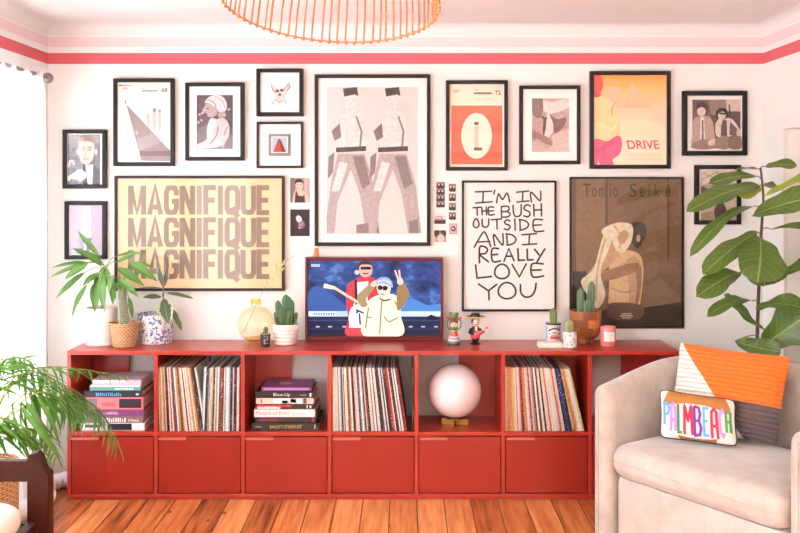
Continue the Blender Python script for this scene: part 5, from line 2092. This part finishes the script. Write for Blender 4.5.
mb = MB()
for k in range(72):
    a = 2 * PI * (k + rnd.uniform(-.2, .2)) / 72
    mb.tube([dome(a, f / 7) for f in range(8)], rnd.uniform(.0021, .0028), 6)
mb.build('cane_ribs', M_RAT, t)
mb = MB()
mb.tube([dome(2 * PI * k / 64, 0) + Vector((0, 0, .0)) for k in range(65)], .0022, 6, cap=False)
for k in range(72):
    a = 2 * PI * k / 72
    p_ = dome(a, 0)
    q = dome(a + .03, .0) - p_
    mb.ball(p_ - rot @ Vector((0, 0, .003)), .0042, .0042, .0036, 8, 6)
    mb.tube([p_ - q * .6 + Vector((0, 0, .005)), p_ + q * .7 - Vector((0, 0, .004))], .0014, 5)
mb.build('bound_rim', M_RAT, t)
MB().tube([dome(2 * PI * k / 40, 1) for k in range(41)], .004, 8, cap=False).build('top_ring', M_RAT, t)
tp = pc + rot @ Vector((0, 0, .299))
mb = MB()
for k in range(3):
    a = 2 * PI * k / 3
    mb.tube([dome(a, 1), tp], .002, 6)
mb.build('spider_wires', mat('brass_wire', (176, 136, 70), .3, 1.0), t)
MB().tube([tp, Vector((tp.x, tp.y, ZC - .02))], .003, 8).build('cord', mat('white_cord', (230, 226, 220), .6), t)
MB().lathe([(0, -.03), (.03, -.03), (.05, -.012), (.052, -.0005), (0, -.0005)], (tp.x, tp.y, ZC), 28).build('ceiling_rose', M_WPOT, t)

# ================================================================== ARMCHAIR
tv_ = NT('sand_velvet')
co = tv_.coord('Object')
n1 = tv_.noise(co, 8, 6, .65)
n2 = tv_.noise(co, 260, 2)
tv_.l(tv_.mix(n1, rgb((134, 116, 102)), rgb((214, 204, 194))), tv_.b.inputs['Base Color'])
tv_.b.inputs['Roughness'].default_value = .75
tv_.b.inputs['Sheen Weight'].default_value = .8
tv_.b.inputs['Sheen Roughness'].default_value = .35
tv_.b.inputs['Sheen Tint'].default_value = rgb((246, 244, 246))
tv_.bump(tv_.math('ADD', tv_.math('MULTIPLY', n2, .5), tv_.math('MULTIPLY', n1, .8)), .25, .004)
M_VEL = tv_.m
AO = Vector((1.1041, 3.5594, 0))
AR = math.atan2(-.826, .564)
ch = thing('armchair', 'sand-coloured velvet tub armchair in front of the sideboard on the right', 'armchair', AO, None, AR)
U2 = Vector((.564, -.826, 0))
D2 = Vector((.826, .564, 0))


def ch_w(x, y, z):
    return AO + U2 * x + D2 * y + Vector((0, 0, z))


HX, YC0, RY, TH = .456, .27, .37, .10
path = []
for k in range(9):
    path.append((-HX, YC0 * k / 9))
for k in range(41):
    a = PI - PI * k / 40
    ca, sa = math.cos(a), math.sin(a)
    e = .86
    path.append((HX * math.copysign(abs(ca) ** e, ca), YC0 + RY * abs(sa) ** e))
for k in range(8, -1, -1):
    path.append((HX, YC0 * k / 9))
N = len(path)
rows = []


def section(p_, tn, th, h, z0):
    nx, ny = -tn[1], tn[0]
    pts = []
    hw = th / 2
    prof = [(-hw, z0), (-hw, z0 + .1), (-hw, (z0 + h) / 2), (-hw, h - hw * 1.1)]
    for k in range(1, 8):
        a = PI - PI * k / 8
        prof.append((hw * math.cos(a), h - hw * 1.1 + hw * 1.1 * math.sin(a)))
    prof += [(hw, h - hw * 1.1), (hw, (z0 + h) / 2), (hw, z0 + .1), (hw, z0)]
    for (o, z) in prof:
        pts.append(Vector((p_[0] + nx * o, p_[1] + ny * o, z)))
    return pts


def hgt(y):
    f = min(1, max(0, y / .62))
    return .707 + .088 * math.sin(f * PI / 2)


for i, p_ in enumerate(path):
    a, b = path[max(0, i - 1)], path[min(N - 1, i + 1)]
    tx, ty = b[0] - a[0], b[1] - a[1]
    l_ = math.hypot(tx, ty)
    tn = (tx / l_, ty / l_)
    rows.append(section(p_, tn, TH, hgt(p_[1]), .08))
# rounded arm fronts


def cap_rows(p_, sgn, tn):
    out = []
    for k in range(1, 7):
        a = PI / 2 * k / 6
        q = (p_[0], p_[1] - TH * .5 * math.sin(a))
        out.append(section(q, tn, TH * max(.02, math.cos(a)), hgt(0) - .03 * (1 - math.cos(a)), .08))
    return out


r0 = cap_rows(path[0], -1, (0, 1))[::-1]
r1 = cap_rows(path[-1], 1, (0, -1))
mb = MB().sheet(r0 + rows + r1, 0, True)
o = mb.build('tub_back', M_VEL, ch, local=True, angle=70)
mb = MB()


def dshape(e):
    """outline of the seat between the arms, inset by e"""
    hx, y0 = HX - TH / 2 - .004 - e, e
    pts = []
    rc = .05
    for k in range(5):
        a = PI + PI / 2 * k / 4
        pts.append((-hx + rc + rc * math.cos(a), y0 + rc + rc * math.sin(a)))
    for k in range(1, 8):
        pts.append((-hx + rc + (2 * hx - 2 * rc) * k / 8, y0))
    for k in range(5):
        a = 1.5 * PI + PI / 2 * k / 4
        pts.append((hx - rc + rc * math.cos(a), y0 + rc + rc * math.sin(a)))
    ry = RY - TH / 2 - .006 - e
    for k in range(33):
        a = PI * k / 32
        ca, sa = math.cos(a), math.sin(a)
        pts.append((hx * math.copysign(abs(ca) ** .88, ca), YC0 + ry * abs(sa) ** .88))
    return pts


def pad(mb, prof, shift=0.0, crown=0.0, zc=None):
    rows = []
    for (e, z) in prof:
        rows.append([Vector((x, y + shift, z)) for x, y in dshape(e)])
    mb.sheet(rows, 0, True, None, True)
    top = rows[-1]
    cx_, cy_ = sum(p_.x for p_ in top) / len(top), sum(p_.y for p_ in top) / len(top)
    rr = [top]
    for k in range(1, 7):
        f = k / 6
        rr.append([Vector((p_.x + (cx_ - p_.x) * f, p_.y + (cy_ - p_.y) * f, p_.z + crown * (1 - (1 - f) ** 2))) for p_ in top])
    mb.sheet(rr, 0, True, None, True)
    mb.add(rows[0], [tuple(range(len(rows[0])))], 0)


mb = MB()
pad(mb, [(.006, .08), (.002, .10), (.002, .315), (.008, .34)], -.026)
mb.build('seat_base', M_VEL, ch, local=True, angle=60)
rr = .05
prof = [(rr + .0, .343)] + [(rr * (1 - math.sin(a)), .343 + rr * (1 - math.cos(a))) for a in (R(20), R(40), R(60), R(80))] + [(0, .40), (0, .42)] + \
       [(rr * (1 - math.cos(a)), .427 + rr * math.sin(a)) for a in (R(10), R(30), R(50), R(70), R(88))]
mb = MB()
pad(mb, prof, -.05, .016)
mb.build('seat_cushion', M_VEL, ch, local=True, angle=70)
# piping seam around the cushion
MB().tube([Vector((x, y - .05, .412)) for x, y in dshape(-.0015)][:17], .0035, 6).build('piping', M_VEL, ch, local=True)
MB().lathe([(0, 0), (.26, 0), (.26, .02), (.05, .03), (.05, .082), (0, .082)], (0, .3, 0), 36).build('swivel_base', mat('dark_steel', (60, 56, 54), .4, .8), ch, local=True)


# ------------------------------------------------------------------ cushions
def pillow_fn(TL, TR, BR, BL, T, rnd_=.02):
    TL, TR, BR, BL = map(Vector, (TL, TR, BR, BL))
    nrm = (TR - TL).cross(BL - TL).normalized()
    if nrm.y > 0:
        nrm = -nrm

    def f(s, tt, side=1, eps=0.0):
        u, v = 2 * s - 1, 2 * tt - 1
        s2 = .5 + u * .5 * (1 - .045 * (1 - v * v) - rnd_ * v ** 8)
        t2 = .5 + v * .5 * (1 - .05 * (1 - u * u) - rnd_ * 1.4 * u ** 8)
        p_ = TL * (1 - s2) * (1 - t2) + TR * s2 * (1 - t2) + BR * s2 * t2 + BL * (1 - s2) * t2
        b = T * (max(0, 1 - abs(u) ** 3.2) * max(0, 1 - abs(v) ** 3.2)) ** .55
        return p_ + nrm * side * (b + eps)
    return f


def pillow_mesh(f, n=28, m=24):
    mb = MB()
    for side in (1, -1):
        rows, uv = [], []
        for j in range(m + 1):
            tt = .5 - .5 * math.cos(PI * j / m)
            rows.append([f(.5 - .5 * math.cos(PI * i / n), tt, side) for i in range(n + 1)])
            uv.append([(.5 - .5 * math.cos(PI * i / n), 1 - tt) for i in range(n + 1)])
        mb.sheet(rows, 0, True, uv)
    return mb


# big three-coloured cushion
tq = NT('quilted_three_colour_velvet')
tc = tq.n('ShaderNodeTexCoord')
sp = tq.n('ShaderNodeSeparateXYZ')
tq.l(tc.outputs['UV'], sp.inputs[0])
u, v = sp.outputs[0], tq.math('SUBTRACT', 1.0, sp.outputs[1])
wob = tq.math('MULTIPLY', tq.math('SUBTRACT', tq.noise(tc.outputs['Object'], 20, 2), .5), .012)
is_w = tq.math('LESS_THAN', tq.math('ADD', u, wob), tq.math('ADD', tq.math('MULTIPLY', v, .70), .02))
is_g = tq.math('GREATER_THAN', v, .60)
nz = tq.noise(tc.outputs['Object'], 60, 4)
c1_ = tq.mix(nz, rgb((214, 92, 8)), rgb((232, 112, 18)))
c2_ = tq.mix(nz, rgb((74, 58, 61)), rgb((98, 80, 80)))
c3_ = tq.mix(nz, rgb((226, 216, 208)), rgb((238, 230, 224)))
tq.l(tq.mix(is_w, tq.mix(is_g, c1_, c2_), c3_), tq.b.inputs['Base Color'])
tq.b.inputs['Roughness'].default_value = .8
tq.b.inputs['Sheen Weight'].default_value = .08
rid = tq.math('ABSOLUTE', tq.math('SINE', tq.math('ADD', tq.math('MULTIPLY', v, PI * 19), tq.math('MULTIPLY', tq.noise(tc.outputs['Object'], 18, 3), 1.2))))
tq.bump(tq.math('ADD', tq.math('POWER', rid, .5), tq.math('MULTIPLY', nz, .3)), 1.0, .007)
f = pillow_fn(ch_w(-.394, .385, .855), ch_w(.05, .53, .843), ch_w(.081, .391, .505), ch_w(-.355, .25, .507), .052)
ctr = f(.5, .5, 0)
o = pillow_mesh(f).build('cushion', tq.m, origin=Vector((ctr.x, ctr.y, .505)))
tag(o, 'large orange, white and charcoal quilted cushion leaning in the armchair', 'cushion')

# needlepoint lumbar cushion with lettering
tp_ = NT('needlepoint_panel')
tc = tp_.n('ShaderNodeTexCoord')
sp = tp_.n('ShaderNodeSeparateXYZ')
tp_.l(tc.outputs['UV'], sp.inputs[0])
u, v = sp.outputs[0], tp_.math('SUBTRACT', 1.0, sp.outputs[1])
du = tp_.math('ABSOLUTE', tp_.math('SUBTRACT', u, .5))
inr = tp_.math('LESS_THAN', tp_.math('ADD', tp_.math('POWER', tp_.math('MULTIPLY', du, 2.25), 2.0), tp_.math('POWER', tp_.math('MULTIPLY', tp_.math('SUBTRACT', v, .52), 1.72), 2.0)), 1.0)
outb = tp_.math('GREATER_THAN', tp_.math('ABSOLUTE', tp_.math('SUBTRACT', v, .60)), tp_.math('SUBTRACT', .365, tp_.math('MULTIPLY', tp_.math('POWER', du, 2.0), .6)))
tan = tp_.math('MULTIPLY', tp_.math('GREATER_THAN', tp_.math('SUBTRACT', .455, du), tp_.math('MULTIPLY', tp_.math('ABSOLUTE', tp_.math('SUBTRACT', v, .25)), .28)), outb)
vo = tp_.n('ShaderNodeTexVoronoi')
vo.inputs['Scale'].default_value = 260
tp_.l(tc.outputs['Object'], vo.inputs['Vector'])
tp_.l(tp_.mix(tan, tp_.mix(vo.outputs['Distance'], rgb((240, 232, 226)), rgb((226, 216, 208))), tp_.mix(vo.outputs['Distance'], rgb((178, 118, 56)), rgb((150, 94, 42)))), tp_.b.inputs['Base Color'])
tp_.b.inputs['Roughness'].default_value = .85
tp_.bump(vo.outputs['Distance'], .4, .0015)
f = pillow_fn((1.061, 3.918, .689), (1.332, 3.79, .672), (1.314, 3.712, .505), (1.045, 3.848, .505), .045, .05)
ctr = f(.5, .5, 0)
lum = thing('lumbar_cushion', 'small oblong needlepoint cushion lettered PALM BEACH in bright colours', 'cushion', Vector((ctr.x, ctr.y, .5)))
pillow_mesh(f).build('cover', tp_.m, lum)
edge = [f(k / 16, 0, 0) for k in range(16)] + [f(1, k / 12, 0) for k in range(12)] + [f(1 - k / 16, 1, 0) for k in range(16)] + [f(0, 1 - k / 12, 0) for k in range(13)]
MB().tube(edge, .0036, 8, cap=False).build('piping', mat('navy_cord_piping', (44, 34, 48), .7), lum)
LP = {
    'P': [[(0, 1), (0, 0), (.8, .04), (.95, .25), (.75, .5), (.05, .54)]],
    'A': [[(0, 1), (.08, .12), (.5, 0), (.92, .12), (1, 1)], [(.05, .6), (.95, .6)]],
    'L': [[(.15, 0), (.15, .96), (1, .96)]],
    'M': [[(0, 1), (.06, 0), (.5, .55), (.94, 0), (1, 1)]],
    'B': [[(0, 0), (0, 1), (.75, .96), (1, .74), (.7, .5), (.05, .5)], [(0, 0), (.7, .04), (.9, .25), (.7, .5)]],
    'E': [[(1, .02), (0, .02), (0, .97), (1, .97)], [(0, .48), (.8, .48)]],
    'C': [[(1, .15), (.6, 0), (.1, .15), (0, .5), (.1, .86), (.6, 1), (1, .86)]],
    'H': [[(0, 0), (0, 1)], [(1, 0), (1, 1)], [(0, .5), (1, .5)]],
}
word = [('P', .055, .125, .28, .74, (84, 150, 200)), ('A', .15, .215, .28, .86, (186, 130, 196)), ('L', .245, .30, .28, .90, (66, 120, 72)), ('M', .335, .44, .28, .91, (204, 34, 62)),
        ('B', .475, .56, .28, .91, (112, 56, 140)), ('E', .60, .665, .28, .90, (96, 160, 206)), ('A', .70, .775, .28, .92, (206, 40, 66)), ('C', .81, .865, .28, .86, (190, 140, 200)), ('H', .895, .95, .29, .76, (78, 140, 84))]
mb = MB()
mats_ = []
for i, (q, s0, s1, t0, t1, c) in enumerate(word):
    mats_.append(mat('wool_%d_%d_%d' % c, c, .85, var=.12, scale=200))
    for pl in LP[q]:
        den = []
        for a_, b_ in zip(pl[:-1], pl[1:]):
            for k in range(12):
                den.append((a_[0] + (b_[0] - a_[0]) * k / 12, a_[1] + (b_[1] - a_[1]) * k / 12))
        den.append(pl[-1])
        den = [((s0 + x * (s1 - s0)) * 1.0, (t0 + y * (t1 - t0)) * .62) for x, y in den]
        for qd in ribbon2(den, .037):
            mb.add([f(p_[0], p_[1] / .62, 1, .0026) for p_ in qd], [(0, 1, 2, 3)], i)
mb.build('lettering', mats_, lum)

# ================================================================== FIDDLE-LEAF FIG
YFG = 4.5
fb = Vector((P(757, 0, YFG).x, YFG, 0))
t = thing('fiddle_leaf_fig', 'tall fig plant with big broad veined leaves, standing behind the armchair', 'potted plant', fb)
MB().lathe(pot_prof(.11, .14, .30, .01, .004), fb, 40).build('pot', M_WPOT, t)
soil(fb, .128, .278, t)
M_BARK = mat('fig_bark', (86, 62, 50), .85, var=.25, scale=80, bump=.4)
st = spline([fb + Vector((0, 0, .27)), P(756, 400, 4.5), P(757, 345, 4.5), P(759, 282, 4.5), P(761, 236, 4.49), P(763.3, 198, 4.48), P(760.5, 168, 4.47)], 6)
MB().tube(st, [.011 - .0065 * k / (len(st) - 1) for k in range(len(st))], 10).build('stem', M_BARK, t)
M_FIG = leaf_mat('fig_leaf', (58, 88, 32), (96, 122, 48), (166, 178, 106), nv=7.5, vs=.05, rough=.34)
M_FIGY = leaf_mat('young_fig_leaf', (122, 150, 46), (160, 178, 70), (200, 206, 130), nv=7.5, vs=.045, rough=.32)
mb = MB()
FL = [  # base px, tip px, width px, base Y, tip Y, up, droop, material, wave
    ((765, 167), (797, 166), 14, 4.46, 4.40, (-.1, -.75, .7), .10, 0, .02),
    ((758, 169), (731, 172), 11, 4.47, 4.58, (0, -.35, 1), .06, 0, .03),
    ((757, 176), (709, 184), 15, 4.46, 4.36, (.1, -.75, .8), .07, 0, .03),
    ((760, 186), (687, 212), 21, 4.46, 4.22, (.1, -.75, .7), .09, 0, .03),
    ((761, 188), (737, 194), 18, 4.45, 4.36, (0, -.9, .4), .02, 1, .03),
    ((765, 196), (830, 170), 15, 4.46, 4.30, (.3, -.7, .8), .05, 1, .03),
    ((764, 186), (782, 190), 16, 4.52, 4.62, (0, -.6, .7), .05, 0, .02),
    ((752, 216), (826, 196), 34, 4.38, 4.20, (-.1, -.8, .65), .07, 0, .02),
    ((754, 206), (690, 257), 15, 4.46, 4.25, (-.3, -.8, .9), .14, 0, .04),
    ((771, 229), (830, 228), 15, 4.46, 4.36, (0, -.6, 1), .05, 0, .03),
    ((757, 232), (703, 274), 22, 4.45, 4.28, (-.3, -1, .5), .08, 0, .03),
    ((760, 237), (757, 283), 50, 4.40, 4.24, (0, -1, .45), .10, 0, .02),
    ((766, 246), (764, 286), 40, 4.47, 4.50, (.1, -1, .3), .06, 0, .02),
    ((740, 272), (696, 297), 24, 4.42, 4.24, (-.1, -1, .6), .10, 0, .05),
    ((783, 274), (830, 254), 18, 4.46, 4.40, (.1, -.8, .7), .05, 0, .03),
    ((752, 301), (707, 316), 15, 4.46, 4.32, (-.1, -.7, .8), .14, 0, .06),
    ((764, 330), (725, 294), 14, 4.43, 4.36, (.5, -.8, .4), -.04, 0, .06),
    ((756, 308), (812, 312), 26, 4.44, 4.32, (.1, -.8, .8), .16, 0, .05),
    ((762, 346), (812, 312), 44, 4.44, 4.36, (-.3, -1, .2), .03, 0, .03),
    ((735, 341), (781, 352), 24, 4.40, 4.30, (.1, -1, .3), -.10, 0, .05),
]
mby = MB()
for (b, tp, w, Y0, Y1, up, dr, mi, wv) in FL:
    B, Tt = P(b[0], b[1], Y0), P(tp[0], tp[1], Y1)
    leaf(mby if mi else mb, B, Tt, w / F * ((Y0 + Y1) / 2), up, dr, 'fig', .2, 18, 5, wv * 1.8)
    z = B.z + (-.012 if b[1] < 330 else 0)
    sp_i = min(st, key=lambda q: abs(q.z - z))
    mb.tube(spline([sp_i, (sp_i + B) / 2 + Vector((0, 0, .006)), B], 4), .0026, 6, 1)
fo = mb.build('foliage', [M_FIG, mat('fig_stalk', (104, 92, 58), .6)], t)
mby.build('young_foliage', M_FIGY, t)

# ================================================================== ARECA PALM
pb_ = Vector((-1.585, 3.52, 0))
t = thing('areca_palm', 'feathery green palm in a woven basket behind the dark wooden chair', 'potted plant', pb_)
o = MB().lathe(pot_prof(.105, .128, .50, .01, .004, .01), (0, 0, 0), 44).build('basket', M_WICK, t, local=True)
soil(pb_, .115, .477, t)
M_PALM = leaf_mat('palm_leaflet', (46, 102, 34), (106, 158, 52), (160, 190, 100), nv=.001, vs=0, rough=.38)
mb, rc = MB(), MB()


def frond(ctrl, n, ll, w, hang=.55, start=.25, twist=0.0):
    pts = spline([P(*q) if not isinstance(q, Vector) else q for q in ctrl], 10)
    N = len(pts)
    rc.tube(pts, [.0045 - .0035 * k / (N - 1) for k in range(N)], 6)
    for k in range(n):
        f = start + (1 - start) * (k + .5) / n
        x = f * (N - 1)
        i = min(N - 2, int(x))
        p_ = pts[i].lerp(pts[i + 1], x - i)
        d = (pts[i + 1] - pts[i]).normalized()
        sd = d.cross(Vector((0, 0, 1)))
        sd = sd.normalized() if sd.length > .05 else Vector((1, 0, 0))
        up = sd.cross(d).normalized()
        prof = math.sin(PI * min(1, .18 + f * .82)) ** .6 * .75 + .3
        for s_ in (-1, 1):
            q = d * .7 + sd * s_ * (.6 + rnd.uniform(-.2, .2)) + up * (.1 + twist * s_) + Vector((0, 0, -1.25 * hang * rnd.uniform(.6, 1.3) - .15))
            q = q.normalized() * ll * 1.15 * prof * rnd.uniform(.85, 1.1)
            tip = p_ + q
            if tip.x < CXX + .03:
                tip.x = CXX + .03 + rnd.uniform(0, .03)
            if tip.z < .03:
                tip.z = .03
            if tip.x > X0 - .02 and tip.y > YS - .035:
                tip.y = YS - .035 - rnd.uniform(0, .02)
            leaf(mb, p_, tip, w * 1.5 * prof * rnd.uniform(.8, 1.15), up + Vector((0, -.3, .2)), .10, 'lance', .25, 7, 1)


crown = pb_ + Vector((0, 0, .475))


def cr(dx, dy):
    return crown + Vector((dx, dy, 0))


frond([cr(.02, .02), (-5, 425, 3.72), (35, 387, 3.9), (70, 388, 4.05), (98, 412, 4.2), (116, 446, 4.3)], 20, .20, .0105, .95, .3)
frond([cr(.02, .01), (0, 405, 3.66), (28, 372, 3.85), (60, 367, 4.0), (92, 371, 4.2), (132, 378, 4.38)], 16, .15, .008, .35, .35)
frond([cr(.03, 0), (-2, 430, 3.6), (22, 402, 3.7), (42, 392, 3.78), (60, 398, 3.86), (76, 414, 3.95)], 14, .20, .0135, 1.7, .3)
frond([cr(.03, .03), (4, 440, 3.66), (25, 428, 3.75), (44, 436, 3.85), (56, 458, 3.95)], 15, .14, .010, .5, .25)
frond([cr(0, .03), (-8, 400, 3.7), (10, 366, 3.86), (30, 350, 4.0)], 13, .13, .008, .2, .35)
frond([cr(0, 0), (-20, 400, 3.6), (-5, 365, 3.75), (12, 360, 3.9), (32, 372, 4.0)], 14, .15, .009, .5, .3)
frond([cr(.01, -.02), (-16, 440, 3.5), (-6, 420, 3.5), (10, 420, 3.55), (24, 440, 3.6)], 12, .13, .010, .7, .3)
frond([cr(-.02, -.02), (-40, 420, 3.4), (-50, 390, 3.3), (-60, 400, 3.2)], 10, .14, .010, .4, .3)
frond([cr(.0, .02), (-10, 390, 3.62), (2, 362, 3.72), (22, 358, 3.85), (44, 372, 3.95)], 15, .13, .009, .5, .35)
frond([cr(.01, .02), (-4, 415, 3.62), (14, 378, 3.75), (42, 374, 3.9), (70, 392, 4.02), (86, 420, 4.1)], 17, .15, .010, .9, .35)
frond([cr(.02, .0), (-6, 440, 3.55), (14, 430, 3.62), (36, 440, 3.7), (46, 462, 3.75)], 13, .13, .010, .7, .3)
frond([cr(.02, .03), (6, 420, 3.75), (50, 398, 3.95), (84, 402, 4.12), (104, 424, 4.22)], 18, .17, .011, .55, .4)
mb.build('foliage', M_PALM, t)
rc.build('frond_stems', mat('palm_stem', (146, 158, 80), .5, var=.15), t)

# ================================================================== DARK WOODEN CHAIR (lower left)
M_DW = mat('dark_mahogany', (50, 20, 11), .45, var=.3, scale=14, stretch=(3, 3, .6), coat=0, spec=.15)
YP = 3.0
cxl, cxr = P(27, 0, YP).x, P(48.5, 0, YP).x
ww_ = cxr - cxl
CW = .44
t = thing('wooden_chair', 'dark mahogany chair with a cream seat pad at the lower left corner', 'chair', ((cxl + cxr) / 2 - CW / 2, YP - .25, 0))


def post(mirror):
    outl = [(27, 533), (27, 457.5), (28.5, 455), (31, 454), (35, 454), (38, 456), (40.5, 460.5), (42, 466), (44, 470.5), (47, 473), (48.5, 475), (48.5, 533)]
    pts = [P(x, y, YP) for x, y in outl]
    pts[0].z = pts[-1].z = 0
    if mirror:
        mx = (cxl + cxr) / 2 - CW / 2
        pts = [Vector((2 * mx - p_.x, p_.y, p_.z)) for p_ in pts]
    n = len(pts)
    mb = MB()
    bk = [p_ + Vector((0, .045, 0)) for p_ in pts]
    tris = tessellate_polygon([pts])
    mb.add(pts + bk, [tuple(q) for q in tris] + [tuple(i + n for i in q)[::-1] for q in tris] + [(i, (i + 1) % n, n + (i + 1) % n, n + i) for i in range(n)])
    return mb


post(False).build('back_post', M_DW, t, bevel=.005)
post(True).build('back_post', M_DW, t, bevel=.005)
lx0, lx1 = cxl - CW + ww_, cxl
zt, zb = P(0, 461.8, YP).z, P(0, 483, YP).z
MB().box(lx0 - .002, YP + .008, zb, lx1 + .004, YP + .036, zt).build('top_rail', M_DW, t, bevel=.004)
zs = P(0, 522, YP).z
for (xa, xb) in ((lx1, lx1 + .035), (lx0 - .035, lx0)):
    MB().box(xa, YP - .5, zs - .07, xb, YP - .001, zs).build('side_rail', M_DW, t, bevel=.003)
MB().box(lx0, YP - .001, zs - .07, lx1, YP + .03, zs - .005).build('back_rail', M_DW, t, bevel=.003)
MB().box(lx0, YP - .5, zs - .07, lx1, YP - .468, zs).build('front_rail', M_DW, t, bevel=.003)
MB().box(lx0, YP - .466, zs - .035, lx1, YP - .003, zs - .012).build('seat_board', mat('black_seat_webbing', (36, 28, 26), .8), t)
for x in (lx0 - .036, lx1 - .008):
    MB().box(x, YP - .545, 0, x + .044, YP - .5, zs).build('front_leg', M_DW, t, bevel=.004)
M_PAD = mat('cream_woven_cotton', (226, 214, 200), .85, var=.05, scale=220, bump=.5, bscale=500)
mb = MB()
rows = []
cxm, cym = (lx0 + lx1) / 2 + .02, YP - .255
for i in range(15):
    a = -PI / 2 + PI * i / 14
    e = .55
    k = abs(math.cos(a)) ** .45
    zq = zs - .01 + .052 + .052 * math.copysign(abs(math.sin(a)) ** .8, math.sin(a))
    rows.append([Vector((cxm + (CW / 2 - .02) * k * math.copysign(abs(math.cos(b)) ** e, math.cos(b)), cym + .24 * k * math.copysign(abs(math.sin(b)) ** e, math.sin(b)), zq)) for b in [2 * PI * j / 40 for j in range(40)]])
mb.sheet(rows, 0, True, None, True)
o = mb.build('seat_pad', M_PAD, origin=(cxm, cym, zs - .01))
tag(o, 'plump cream cotton seat pad on the dark wooden chair', 'seat pad')

# ================================================================== LIGHT
def area(name, loc, rot_, sx, sy, power, c):
    l = bpy.data.lights.new(name, 'AREA')
    l.shape = 'RECTANGLE'
    l.size, l.size_y = sx, sy
    l.energy = power
    l.color = c
    o = bpy.data.objects.new(name, l)
    COL.objects.link(o)
    o.location = loc
    o.rotation_euler = rot_
    return o


area('daylight_curtained_window', (XL - .35, (WY0 + WY1) / 2, 1.3), (0, R(-90), 0), 1.7, 2.2, 205, (.93, .965, 1.0))
area('daylight_second_window', (XL - .35, (VY0 + VY1) / 2, 1.3), (0, R(-90), 0), 1.5, 2.6, 680, (.97, .985, 1.0))
area('added_warm_fill', (1.3, -.5, 1.8), (PI, 0, 0), .4, .4, 210, (1.0, .88, .70))  # added fill with no fitting, bounced warm off the ceiling behind the camera
wd = bpy.data.worlds.new('overcast_sky')
wd.use_nodes = True
bg = wd.node_tree.nodes['Background']
bg.inputs[0].default_value = (.93, .96, 1.0, 1)
bg.inputs[1].default_value = 4.0
SC.world = wd

# ================================================================== CAMERA
cd = bpy.data.cameras.new('camera')
cd.sensor_width = 36
cd.lens = F * 36 / 800
cd.shift_x = (400 - CX) / 800
cd.shift_y = -(266.5 - CY) / 800
cd.clip_start = .02
co_ = bpy.data.objects.new('camera', cd)
COL.objects.link(co_)
co_.location = (0, 0, EYE)
co_.rotation_euler = (R(90), 0, 0)
SC.camera = co_
SC.view_settings.view_transform = 'Standard'
SC.view_settings.look = 'None'
SC.view_settings.exposure = -0.58
SC.view_settings.gamma = 1.0
SC.view_settings.use_curve_mapping = False
